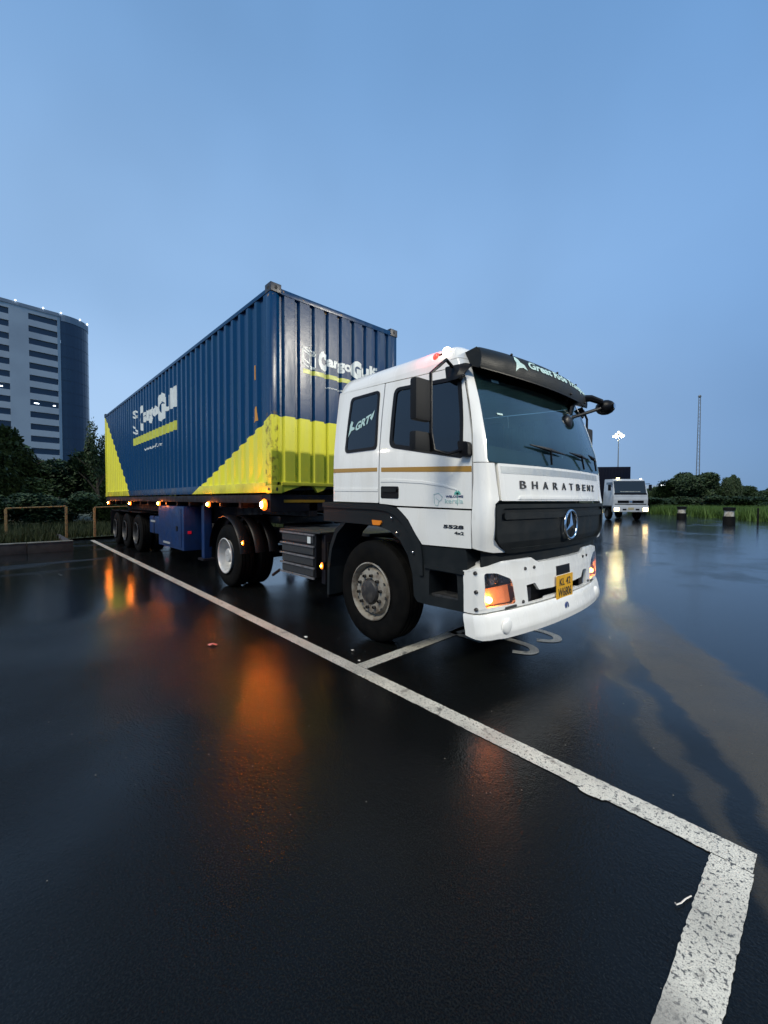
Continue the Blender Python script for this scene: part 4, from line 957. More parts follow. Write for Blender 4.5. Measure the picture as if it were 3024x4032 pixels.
# roof dome
rings = [(2.664, 0), (2.70, .006), (2.735, .022), (2.765, .05), (2.79, .09), (2.808, .14), (2.82, .24), (2.826, .40)]
ps = [i * .1 for i in range(0, 11)] + [1 + .5 * i / 8 for i in range(1, 9)] + [1.5 + .12 * i for i in range(1, 14)] + [1.5 + 1.66 + .0 + i * .0157 for i in range(1, 7)] + [3.5, 3.9, 4.2]
def ringpt(p, z, ins):
    c = CABp(p, min(z, 2.70)); y = c.y; x = c.x; s = 1 if y > 0 else -1
    cx_, w = .2, 1.15
    k = 1 - ins / 1.15; return Vector((cx_ + (x - cx_) * (1 - ins * .9 / 1.0), y * k, z + (.02 if x < .9 else .02 * max(0, (1.2 - x) / .3)) * min(1, ins * 10)))
loop = [-p for p in ps[::-1]] + ps[1:]
V, F = [], []
for (z, ins) in rings:
    for p in loop: V.append(ringpt(p, z, ins))
n = len(loop)
for i in range(len(rings) - 1):
    for k in range(n): F.append((i * n + k, i * n + (k + 1) % n, (i + 1) * n + (k + 1) % n, (i + 1) * n + k))
F.append(tuple(range((len(rings) - 1) * n, len(rings) * n)))
MB().add(V, F).build('roof', 'white', tra, smooth=50)
surf('rear_wall', [(-1.12, 1.45), (1.12, 1.45), (1.08, 2.68), (-1.08, 2.68)], lambda a, b, d_: (-.585 - d_, a, b), 'curtain', tra, th=.03, step=(0, 0), smooth=0)
surf('cab_floor', [(-1.2, -.58), (1.2, -.58), (1.2, 1.3), (-1.2, 1.3)], lambda a, b, d_: (b, a, 1.44 + d_), 'dark_inner', tra, th=.02, step=(0, 0), smooth=0)
# cab interior
dsh = surf('dashboard', [(-1.1, 0), (1.1, 0), (1.1, 1), (-1.1, 1)], lambda a, b, d_: (1.30 - .10 * a * a - .30 * b, a, 1.74 + .06 * math.sin(b * 3.1) + d_ * 20 * .3), 'dash', tra, th=.05, step=(.2, .2))
for yy, nm in ((-.55, 'seat'), (.60, 'seat')):
    st = box('seat', .05, .55, yy - .27, yy + .27, 1.46, 1.72, 'seat', tra, .05)
    box('seat_back', -.06, .10, yy - .25, yy + .25, 1.70, 2.32, 'seat', st, .05); box('headrest', -.05, .06, yy - .14, yy + .14, 2.33, 2.52, 'seat', st, .03)
MB().add(*(lambda T_: (T_.v, T_.f))(MB().tube([(.88 + .08 * math.sin(a), -.55 + .21 * math.cos(a), 1.92 + .19 * math.sin(a) * .9) for a in [k * math.pi / 12 for k in range(25)]], .015, 6))).build('steering_wheel', 'black', tra)
# front panels
fp = surf('front_panel', rounded([(-1.050, 1.768), (1.050, 1.768), (1.030, 1.465), (-1.030, 1.465)], .012), FRT, 'white', tra, th=.03, d=.004)
surf('crease', [(-.80, 1.505), (.80, 1.505), (.82, 1.480), (-.82, 1.480)], FRT, 'white', fp, th=.01, d=.011, step=(.08, 0), smooth=60)
surf('silver_stripe', [(-1.020, 1.747), (.99, 1.747), (.99, 1.690), (-1.015, 1.690)], FRT, 'silver', fp, th=.002, d=.006)
word = []
xs_ = [-.79, -.620, -.450, -.275, -.105, .060, .232, .400, .560, .715]
for k, ch in enumerate('BHARATBENZ'):
    word.append(fit(text_tris(ch, offset=.0 if k < 6 else .016), xs_[k], xs_[k] + (.082 if k < 6 else .092), 1.568, 1.634))
surf('lettering', None, FRT, 'ink', fp, th=.008, d=.012, step=(.2, 0), tris=join(*word), smooth=0)
grl = surf('grille', rounded([(-1.112, 1.440), (1.112, 1.440), (1.110, 1.15), (.94, 1.035), (-.94, 1.035), (-1.110, 1.15)], [.07, .07, .06, .04, .04, .06]), lambda a, b, d_: FRT(a, b, d_) + Vector((-.03 * max(0, (1.13 - b) / .1), 0, 0)), 'charcoal', tra, th=.04, d=.012)
surf('grille_frame', rounded([(-1.112, 1.440), (1.112, 1.440), (1.110, 1.15), (.94, 1.035), (-.94, 1.035), (-1.110, 1.15)], [.07, .07, .06, .04, .04, .06]), lambda a, b, d_: FRT(a, b, d_) + Vector((-.03 * max(0, (1.13 - b) / .1), 0, 0)), 'charcoal', grl, th=.03, d=.034,
     holes=[rounded([(-1.06, 1.405), (1.06, 1.405), (1.06, 1.165), (.92, 1.075), (-.92, 1.075), (-1.06, 1.165)], [.05, .05, .05, .04, .04, .05])])
surf('grille_bar', rounded([(-1.02, 1.370), (1.02, 1.370), (1.02, 1.315), (-1.02, 1.315)], .02), FRT, 'charcoal', grl, th=.03, d=.032, step=(.08, .02), smooth=60)
# three pointed star badge
bg_ = MB().lathe([(.132 + .013 * math.cos(a), .014 * math.sin(a)) for a in [k * math.pi / 4 for k in range(9)]], (1.545, 0, 1.243), 'X', 48).build('badge', 'chrome', tra, smooth=70)
for k in range(3):
    a = math.pi / 2 + k * 2 * math.pi / 3; di = Vector((0, math.cos(a), math.sin(a))); pe = Vector((0, -math.sin(a), math.cos(a))); c0 = Vector((1.545, 0, 1.243))
    MB().add([c0 + pe * .020, c0 - pe * .020, c0 + di * .125, c0 + Vector((.022, 0, 0)), c0 + Vector((-.02, 0, 0))], [(0, 3, 2), (3, 1, 2), (0, 2, 4), (1, 4, 2), (0, 4, 1), (0, 1, 3)]).build('star_point', 'chrome', bg_, smooth=0)
# windscreen
wsP = [(1.10, 1.785), (1.085, 1.95), (1.060, 2.2), (1.04, 2.45), (1.03, 2.56), (.98, 2.615), (.80, 2.628)]
wsc = [(-a, b) for a, b in wsP] + [(a, b) for a, b in wsP[::-1]]
wsc = wsc + [(.8, 1.762), (0, 1.752), (-.8, 1.762)]
wsn = surf('windscreen', wsc, CAB, 'glass', tra, th=.006, d=.0, step=(.1, .08))
inn = [(a * .955, b) for a, b in ((1.09, 1.915), (1.075, 2.0), (1.05, 2.2), (1.03, 2.40), (.99, 2.49), (.8, 2.515), (0, 2.53))]
inn = [(-a, b) for a, b in inn] + [(a, b) for a, b in inn[::-1][1:]] + [(.6, 1.885), (0, 1.878), (-.6, 1.885)]
surf('windscreen_border', wsc, CAB, 'black', wsn, th=.004, d=-.008, step=(.1, .08), holes=[inn])
surf('permit_sticker', [(-.86, 2.51), (-.77, 2.51), (-.77, 2.485), (-.86, 2.485)], FRT, 'mint', wsn, th=.001, d=.003, step=(0, 0))
surf('permit_sticker', [(-.93, 2.20), (-.86, 2.20), (-.86, 2.185), (-.93, 2.185)], FRT, 'mint', wsn, th=.001, d=.003, step=(0, 0))
# wipers
for (a, b, c_) in (((-.62, 1.945), (-.02, 1.90), (-.30, 1.79)), ((.10, 1.93), (.62, 1.90), (.45, 1.79)), ((.66, 1.95), (.96, 1.90), (.92, 1.80))):
    w_ = MB(); pp = [FRT(a[0] + (b[0] - a[0]) * t_, a[1] + (b[1] - a[1]) * t_, .03) for t_ in (0, .25, .5, .75, 1)]; w_.tube(pp, [.006, .012, .02, .012, .006], 6)
    wp = w_.build('wiper', 'black', tra); MB().tube([FRT(*c_, .02), FRT((a[0] + b[0]) / 2, (a[1] + b[1]) / 2, .045)], .010, 6).build('wiper_arm', 'black', wp)
# sun visor
def VIS(y, t_, d_=0):            # t_: 0 top edge, 1 lower lip
    e = abs(y) / 1.12
    top = Vector((1.315 - .10 * y * y, y, 2.752 - .012 * e ** 4)); mid = Vector((1.425 - .125 * y * y, y, 2.680)); low = Vector((1.405 - .125 * y * y, y, 2.525 + .035 * e * e)); 
    q_ = top * (1 - t_) ** 2 + mid * 2 * t_ * (1 - t_) + low * t_ ** 2
    return q_ + Vector((.8, 0, .6)) * d_
vis = surf('sun_visor', rounded([(-1.06, 0), (1.06, 0), (1.10, 1), (-1.10, 1)], [.06, .06, .03, .03]), VIS, 'visorm' if 'visorm' in MT else 'charcoal', tra, th=.012, step=(.08, .12), smooth=60)
surf('visor_top', [(-1.05, 0), (1.05, 0), (1.05, 1), (-1.05, 1)], lambda a, b, d_: VIS(a, .0) * (1 - b) + Vector((1.14 - .09 * a * a, a, 2.735)) * b + Vector((0, 0, d_)), 'charcoal', vis, th=.01, d=-.004, step=(.08, 0), smooth=60)
surf('visor_underside', [(-1.09, 0), (1.09, 0), (1.09, 1), (-1.09, 1)], lambda a, b, d_: VIS(a, 1.) * (1 - b) + (FRT(a * .98, 2.60, .01)) * b + Vector((0, 0, d_)), 'black', vis, th=.008, d=.0, step=(.08, 0), smooth=60)
for s_ in (-1, 1):
    MB().add([VIS(s_ * 1.07, t_) for t_ in (0, .25, .5, .75, 1)] + [FRT(s_ * 1.06, 2.60, 0), Vector((1.06, s_ * 1.05, 2.73))], [tuple(range(7))]).build('visor_end', 'charcoal', vis, smooth=0)
def vt(a, b, d_): return VIS(a, 1 - b, d_)
gtx = fit(text_tris('Great Ride Transport', offset=.032, shear=.25), -.50, .97, .32, .78)
fg = polytri([(-.70, .16), (-.68, .50), (-.69, .62), (-.66, .86), (-.63, .70), (-.62, .56), (-.575, .50), (-.54, .30), (-.60, .36), (-.655, .30)])
surf('visor_lettering', None, vt, 'mint', vis, th=.001, d=.004, step=(.1, .2), tris=gtx, smooth=0)
surf('visor_figure', None, vt, 'mint', vis, th=.001, d=.004, step=(.1, .2), tris=fg, smooth=0)
for yy, tb_ in ((-.66, .03), (.15, .03), (.72, .03), (.30, .93), (.86, .93)): MB().ball(VIS(yy, tb_, .006), .012, 8).build('visor_bolt', 'black', vis)
# roof marker lamp (near side)
rl = box('roof_lamp', .80, .98, -1.13, -1.07, 2.70, 2.755, 'black', tra, .01)
MB().ball((.93, -1.115, 2.752), .042, 12).build('white_bulb', 'bulb_white', rl); MB().ball((.815, -1.115, 2.735), .038, 12).build('red_lens', 'red_lit', rl)
ld = bpy.data.lights.new('roof_lamp_light', 'POINT'); lo = bpy.data.objects.new('roof_lamp_light', ld); C.objects.link(lo); lo.parent = rl; lo.location = (.74, -1.16, 2.80); ld.energy = 1.6; ld.color = (1, .05, .05); ld.shadow_soft_size = .03
MB().tube([(.93, -1.12, 2.72), (.93, -1.12, 2.64)], .012, 6).build('lamp_stem', 'black', rl)
# near-side mirrors on their frame
mf = MB().tube([(1.08, -1.235, 2.565), (1.09, -1.33, 2.60), (1.10, -1.44, 2.52), (1.10, -1.53, 2.45), (1.10, -1.525, 2.0), (1.11, -1.50, 1.86), (1.16, -1.40, 1.83), (1.22, -1.28, 1.87)], .014, 8).build('mirror_arm', 'black', tra)
def mirror(cx, cy, cz, w, h, dp, nm, par, rot=0):
    m_ = MB().box(-dp / 2, dp / 2, -w / 2, w / 2, -h / 2, h / 2); Rz = Matrix.Rotation(rot, 3, 'Z'); m_.v = [Rz @ v + Vector((cx, cy, cz)) for v in m_.v]
    a = m_.build(nm, 'mirror_shell', par, .03)
    g = MB().box(-dp / 2 - .004, -dp / 2 - .001, -w / 2 + .03, w / 2 - .03, -h / 2 + .03, h / 2 - .03); g.v = [Rz @ v + Vector((cx, cy, cz)) for v in g.v]; g.build('mirror_glass', 'chrome', a)
mirror(1.07, -1.605, 2.235, .19, .32, .07, 'main_mirror', tra)
mirror(1.06, -1.585, 1.92, .22, .155, .07, 'wide_angle_mirror', tra)
mirror(1.06, 1.60, 2.225, .22, .34, .08, 'main_mirror', tra)
mirror(1.06, 1.58, 1.92, .22, .155, .07, 'wide_angle_mirror', tra)
MB().tube([(1.08, 1.235, 2.565), (1.09, 1.40, 2.60), (1.10, 1.50, 2.5), (1.10, 1.50, 1.86), (1.22, 1.28, 1.87)], .014, 8).build('mirror_arm', 'black', tra)
# far-side front mirror on its two arms
fmr = MB().ball((1.42, 1.19, 2.55), .108, 16, (1.0, .80, .80)).build('front_mirror', 'black', tra)
MB().lathe([(.001, .0), (.03, .0)], (1.528, 1.17, 2.55), 'X', 20).build('mirror_glass', 'chrome', fmr)
MB().tube([(1.24, .93, 2.640), (1.33, 1.00, 2.640), (1.41, 1.10, 2.60)], [.045, .040, .034], 8).build('mirror_arm', 'black', tra)
MB().tube([(1.40, 1.10, 2.53), (1.30, .80, 2.43), (1.27, .58, 2.365)], .019, 8).build('mirror_arm', 'black', tra)
MB().tube([(1.30, .70, 2.595), (1.27, .60, 2.50), (1.27, .54, 2.36)], [.04, .028, .022], 8).build('mirror_arm', 'black', tra)  # stem built in place of the arm's reflection in the windscreen
MB().ball((1.34, .36, 2.285), .10, 16, (.35, 1, .75)).build('mirror_reflection', 'black', tra)  # oval built in place of the front mirror's reflection in the glass

# ---- bumper
BZ = [.30, .40, .55, .80, .96, 1.0]; BXC = [1.50, 1.515, 1.485, 1.480, 1.465, 1.44]
def BMP(y, z, d_=0):
    xc = float(np.interp(z, BZ, BXC)); s = -1 if y < 0 else 1; q_ = abs(y); w = 1.245; ys = w - .14
    if q_ <= ys: x = xc - .115 * (q_ / ys) ** 2.2; n = Vector((1, s * .2 * q_, 0)).normalized(); return Vector((x, y, z)) + n * d_
    if q_ <= 1.5 + ys:         # continues round the corner: unit arc then straight back
        t_ = min(1, (q_ - ys) / .20); a = t_ * math.pi / 2; xs = xc - .115
        if q_ - ys <= .20: P0 = Vector((xs - .10 + .10 * math.cos(a), s * (ys + .14 * math.sin(a)), z)); n = Vector((math.cos(a), s * math.sin(a), 0)); return P0 + n * d_
        return Vector((xs - .10 - (q_ - ys - .20), s * w, z)) + Vector((0, s, 0)) * d_
    return Vector((0, 0, 0))
YE = 1.355
hl = [(1.155, .885), (1.02, .875), (.86, .815), (.835, .77), (.795, .60), (1.15, .603)]
slot = [(-.65, .735), (-.525, .742), (-.455, .672), (-.25, .664), (.25, .664), (.455, .672), (.525, .742), (.65, .735), (.625, .536), (.50, .534), (.485, .560), (.36, .565), (.34, .595), (-.34, .595), (-.36, .565), (-.485, .560), (-.50, .534), (-.625, .536)]
top_ = [(-YE, .90), (-1.20, .925), (-.95, .965), (-.56, .968), (-.46, .918), (.46, .918), (.56, .968), (.95, .965), (1.20, .925), (YE, .90)]
slot = [(a, max(b, .578)) if b < .57 else (a, b) for a, b in slot]
outer = top_ + [(YE, .568), (-YE, .568)]
bmp = surf('bumper', outer, BMP, 'white', tra, th=.03, step=(.06, .06), holes=[slot, rounded([(a, b) for a, b in hl], .03), rounded([(-a, b) for a, b in hl], .03)])
surf('bumper_top', [(-YE, 0), (YE, 0), (YE, 1), (-YE, 1)], lambda a, b, d_: (lambda zt: BMP(a, zt, 0) * (1 - b) + (BMP(a, zt, -.12) + Vector((0, 0, .03))) * b + Vector((0, 0, d_)))(float(np.interp(a, [p[0] for p in top_], [p[1] for p in top_]))), 'white', bmp, th=.01, d=0, step=(.05, .5), smooth=50)
low_ = [(-YE, .556), (YE, .556), (YE, .388), (1.20, .36), (.95, .340), (-.95, .340), (-1.20, .36), (-YE, .388)]
lw = surf('lower_bumper', low_, lambda a, b, d_: BMP(a, b, d_ + .010 * min(1, max(0, (.558 - b) / .03))), 'white', bmp, th=.04, d=.006, step=(.06, .03), smooth=28)
for s_ in (-1, 1):
    MB().ball(BMP(s_ * .945, .435, .010), .072, 20, (.32, 1, .95)).build('fog_cover', 'white', lw, smooth=80)
    # lamp unit
    bowl = surf('headlight', [(s_ * a, b) for a, b in hl], BMP, 'lampglass', tra, th=.01, d=-.075, step=(.06, .06))
    wall = MB(); pts = rounded([(s_ * a, b) for a, b in hl], .03); 
    for (a, b) in zip(pts, pts[1:] + pts[:1]): wall.add([BMP(*a, -.002), BMP(*b, -.002), BMP(*b, -.08), BMP(*a, -.08)], [(0, 1, 2, 3)])
    wall.build('lamp_bezel', 'black', bowl, smooth=0)
    lowp = [(s_ * 1.15, .605), (s_ * 1.153, .755), (s_ * .835, .768), (s_ * .797, .603)]
    surf('indicator_reflector', lowp, BMP, 'reflamp', bowl, th=.004, d=-.06, step=(.05, .05)) if 'reflamp' in MT else None
    MT.setdefault('reflamp', mat('indicator_reflector', (.85, .62, .48), .25, metal=.4, bump=(60, .8), emis=(1, .36, .13), estr=.5))
    if s_ == -1: surf('indicator_reflector', lowp, BMP, 'reflamp', bowl, th=.004, d=-.06, step=(.05, .05))
    MB().ball(BMP(s_ * 1.075, .655, -.035), .026, 12).build('indicator_bulb', 'bulb_ind', bowl)
    MB().lathe([(.055, 0), (.05, -.02), (.001, -.03)], BMP(s_ * 1.03, .815, -.03), 'X', 20).build('reflector_cup', 'chrome', bowl)
    surf('lamp_divider', [(s_ * 1.153, .758), (s_ * .835, .772), (s_ * .835, .780), (s_ * 1.153, .766)], BMP, 'black', bowl, th=.05, d=-.012, step=(.05, 0))
    surf('lens', rounded([(s_ * a, b) for a, b in hl], .03), BMP, 'lens', bowl, th=.003, d=-.001, step=(.06, .06))
    for (yy, zz) in ((1.235, .89), (1.235, .74), (1.235, .60), (.66, .88), (.70, .60), (.53, .88)): 
        MB().lathe([(.001, .010), (.012, .010), (.016, .0), (.016, -.01)], BMP(s_ * yy, zz, .0), 'X' if yy < 1.15 else 'Y', 12, sgn=(1 if yy < 1.15 else s_)).build('bumper_bolt', 'hub', bmp)
    surf('side_reflector', rounded([(s_ * .93, .585), (s_ * .79, .592), (s_ * .79, .572), (s_ * .93, .565)], .01), BMP, 'darkpanel', bmp, th=.01, d=.006)
for (yy, zz) in ((.0, 0),): pass
box('bumper_recess', 1.20, 1.36, -.75, .75, .50, .80, 'black', tra, .01)
for yy in (-.57, .57):
    box('tow_bracket', 1.36, 1.42, yy - .05, yy + .05, .56, .70, 'chassis', tra, .01)
np_ = surf('number_plate', rounded([(-.175, .758), (.175, .758), (.175, .535), (-.175, .535)], .008), lambda a, b, d_: Vector((1.498 + d_, a, b)), 'plate', tra, th=.006, step=(0, 0))
pm_ = lambda a, b, d_: Vector((1.498 + d_, a, b))
surf('plate_lettering', None, pm_, 'ink', np_, th=.001, d=.002, step=(0, 0), tris=join(fit(text_tris('KL 42', offset=.012), -.12, .12, .66, .73), fit(text_tris('W6806', offset=.012), -.145, .145, .552, .638)), smooth=0)
surf('plate_slot', [(-.15, .762), (.145, .762), (.145, .85), (-.15, .85)], BMP, 'black', bmp, th=.004, d=.003, step=(.1, 0))
bl = MB().lathe([(.001, .006), (.042, .006), (.048, 0)], BMP(0, .45, .012), 'X', 24).build('bumper_emblem', 'navy', tra)
for k in range(3):
    a = math.pi / 2 + k * 2 * math.pi / 3; c0 = BMP(0, .45, .020); di = Vector((0, math.cos(a), math.sin(a))); pe = Vector((0, -di.z, di.y))
    MB().add([c0 + pe * .006, c0 - pe * .006, c0 + di * .04], [(0, 1, 2)]).build('emblem_ray', 'printw', bl, smooth=0)
# dark gap between bumper and cab
box('front_crossmember', .85, 1.24, -1.02, 1.02, .60, 1.06, 'black', tra, .02)
surf('entry_strip', [(-.98, 1.0), (.98, 1.0), (.98, 1.045), (-.98, 1.045)], lambda a, b, d_: FRT(a, 1.05, d_ - .10) + Vector((0, 0, b - 1.05)), 'black', tra, th=.04)
surf('under_cowl', [(-1.2, .93), (1.2, .93), (1.2, 1.05), (-1.2, 1.05)], lambda a, b, d_: FRT(a, 1.05, d_ - .045) + Vector((0, 0, b - 1.05)), 'charcoal', tra, th=.02)

# ---- wheel arch, steps
for s in (-1, 1):
    def PL(x, z, d_=0, s=s): return Vector((x, s * (1.235 + d_), z))
    archo = [(-.765, 1.445), (.20, 1.430), (.33, 1.418), (.44, 1.392), (.53, 1.340), (.61, 1.270), (.69, 1.165), (.755, 1.066), (1.225, 1.072), (1.245, 1.0), (1.232, .56), (.80, .548), (.70, .555), (.66, .60),
             (.64, .80), (.58, .96), (.48, 1.09), (.34, 1.175), (.15, 1.215), (-.10, 1.222), (-.35, 1.225), (-.765, 1.225)]
    fe = surf('fender', archo, PL, 'charcoal', tra, th=.40, d=0, step=(.1, .1), smooth=40,
              holes=[rounded([(.84, .86), (1.14, .86), (1.155, .64), (.84, .625)], .03)])
    surf('fender_lip', [(.755, 1.066), (.69, 1.165), (.61, 1.270), (.53, 1.340), (.44, 1.392), (.33, 1.418), (.20, 1.430), (-.765, 1.440), (-.765, 1.385), (.18, 1.375), (.32, 1.358), (.42, 1.325), (.51, 1.265), (.59, 1.185), (.66, 1.08), (.70, .95), (.74, .80), (.78, .80), (.775, .95)],
         PL, 'charcoal', fe, th=.02, d=.018, step=(.1, .1))
    box('step_tread', .84, 1.15, min(s * .95, s * 1.20), max(s * .95, s * 1.20), .625, .65, 'darkpanel', fe, .004)
    box('step_back', .82, 1.17, min(s * .84, s * .95), max(s * .84, s * .95), .62, .87, 'black', fe, 0)
    surf('step_ledge', [(.80, .905), (1.22, .895), (1.22, .868), (.80, .875)], PL, 'charcoal', fe, th=.02, d=.02)
    # rear quarter of the guard
    rg = [(-.36, 1.225), (-.52, 1.10), (-.62, .92), (-.665, .70), (-.675, .38), (-.715, .38), (-.705, .72), (-.66, .95), (-.56, 1.14), (-.44, 1.225)]
    surf('rear_guard', rg, PL, 'charcoal', fe, th=.38, d=-.01, step=(.2, .1))
    surf('side_marker', rounded([(.095, 1.272), (.225, 1.268), (.235, 1.248), (.215, 1.222), (.11, 1.222)], .01), PL, 'amber', fe, th=.02, d=.018, step=(0, 0))
    for (x, z) in ((.385, 1.30), (.46, 1.165), (.665, 1.0)): MB().ball(PL(x, z, .022), .011, 8).build('bolt', 'chrome', fe)
    surf('mud_flap', [(-.73, .98), (-.70, .98), (-.70, .34), (-.73, .34)], PL, 'rubber', tra, th=.36, d=-.02, step=(0, 0))
    # front wheel
    w = tyre_mb((0, s * 1.04, .525), w=.30).build('wheel', 'rubber', tra)
    yo = 1.17
    rimm = MB().lathe([(.297, -.01), (.302, -.022), (.290, -.028), (.280, -.012), (.268, .02), (.262, .05), (.250, .045), (.225, -.005), (.165, -.018), (.135, -.018), (.13, .02)], (0, s * yo, .525), 'Y', 56, sgn=-s).build('rim', 'rim', w)
    MB().lathe([(.135, .01), (.128, -.025), (.112, -.045), (.085, -.05), (.06, -.055), (.001, -.055)], (0, s * yo, .525), 'Y', 32, sgn=-s).build('hub', 'hub', w)
    for k in range(10):
        a = 2 * math.pi * k / 10 + .15
        MB().lathe([(.015, -.05), (.017, -.045), (.017, -.01)], (.168 * math.cos(a), s * yo, .525 + .168 * math.sin(a)), 'Y', 6, sgn=-s).build('wheel_nut', 'hub', w)
        MB().add([(.012 * math.cos(b_) * 1.4 + .222 * math.cos(a + .31), s * (yo + .0075), .012 * 1.4 * math.sin(b_) + .525 + .222 * math.sin(a + .31)) for b_ in [q2 * .628 for q2 in range(10)]], [tuple(range(10))]).build('hand_hole', 'dark_inner', w, smooth=0)
    # drive wheel + guard
    wheel_dual(-3.70, 1.20, tra, 'rim2', s)
    for (ra, y0, y1) in ((.655, 1.235, 1.05), (.66, .98, .80), (.66, .74, .56)):
        g_ = MB(); pr = []
        n_ = 26
        for i in range(n_ + 1):
            a = R(8) + R(164) * i / n_
            for (rr2, yy) in ((ra, y0), (ra + .02, y0 - .02), (ra + .02, y1 + .02), (ra, y1)):
                g_.v.append(Vector((-3.70 + rr2 * math.cos(a), s * yy, .525 + rr2 * math.sin(a))))
            if i:
                for j in range(3): k = 4 * (i - 1) + j; g_.f.append((k, k + 1, k + 5, k + 4))
        g_.build('mud_guard', 'black', tra, smooth=50)
MB().tube([(0, -1.0, .50), (0, 1.0, .50)], .06, 10).build('axle', 'chassis', tra); MB().tube([(-3.7, -1.0, .525), (-3.7, 1.0, .525)], .11, 12).build('axle', 'chassis', tra)
for s in (-1, 1): box('chassis_rail', -4.6, 1.2, s * .43 - .04, s * .43 + .04, .72, .99, 'chassis', tra)
box('fifth_wheel', -4.2, -3.2, -.45, .45, 1.06, 1.18, 'hub', tra, .02)
box('engine', -.5, 1.0, -.38, .38, .55, 1.40, 'black', tra, .05)
box('rear_deck', -2.9, -.75, -.55, .55, 1.0, 1.04, 'darkpanel', tra)
# marker lamps low on the near side
def small_lamp(x, y, z, st):
    l_ = box('marker_lamp', x - .032, x + .032, y, y + .03, z - .045, z + .045, 'black', tra, .004)
    MB().ball((x, y - .004, z), .030, 12, (.7, .5, 1.3)).build('lens', 'amber_lit', l_); MB().ball((x, y - .012, z), .014, 10, (1, 1, 1.4)).build('bulb', 'bulb_soft', l_); box('lamp_stay', x - .01, x + .01, y + .03, y + .12, z - .01, z + .01, 'black', l_, 0)
small_lamp(-.80, -1.235, .70, 1); small_lamp(-2.93, -1.235, .80, 1)
# slatted battery and step box
bx = box('battery_box', -1.80, -1.0, -1.185, -.60, .52, 1.06, 'black', tra, .01)
for k, z in enumerate((1.055, .912, .778, .648, .525)):
    MB().add([(-1.84, -1.21, z), (-1.02, -1.21, z - .005), (-1.02, -1.19, z - .005), (-1.84, -1.19, z), (-1.84, -1.21, z - .02), (-1.02, -1.21, z - .025), (-1.02, -1.19, z - .025), (-1.84, -1.19, z - .02)],
             [(0, 1, 2, 3), (4, 7, 6, 5), (0, 4, 5, 1), (1, 5, 6, 2), (2, 6, 7, 3), (3, 7, 4, 0)]).build('slat', 'alu', bx, smooth=0)
    if k < 4: box('infill_panel', -1.80, -1.05, -1.195, -1.187, z - .115, z - .03, 'darkpanel', bx, 0)
box('label_plate', -1.17, -1.10, -1.202, -1.196, .935, 1.015, 'printw', bx, 0)
box('top_plate', -1.85, -.90, -1.20, -.62, 1.063, 1.08, 'darkpanel', bx, .003)
box('side_cover', -.98, -.90, -1.12, -.60, .45, 1.06, 'chassis', tra, .01)
MB().tube([(-1.95, -1.15, .50), (-2.15, -1.15, .40)], .02, 6).build('step_bar', 'redox', tra)
MB().lathe([(.001, -.45), (.30, -.45), (.32, -.40), (.32, .40), (.30, .45), (.001, .45)], (-1.5, .88, .72), 'X', 28).build('fuel_tank', 'alu', tra)

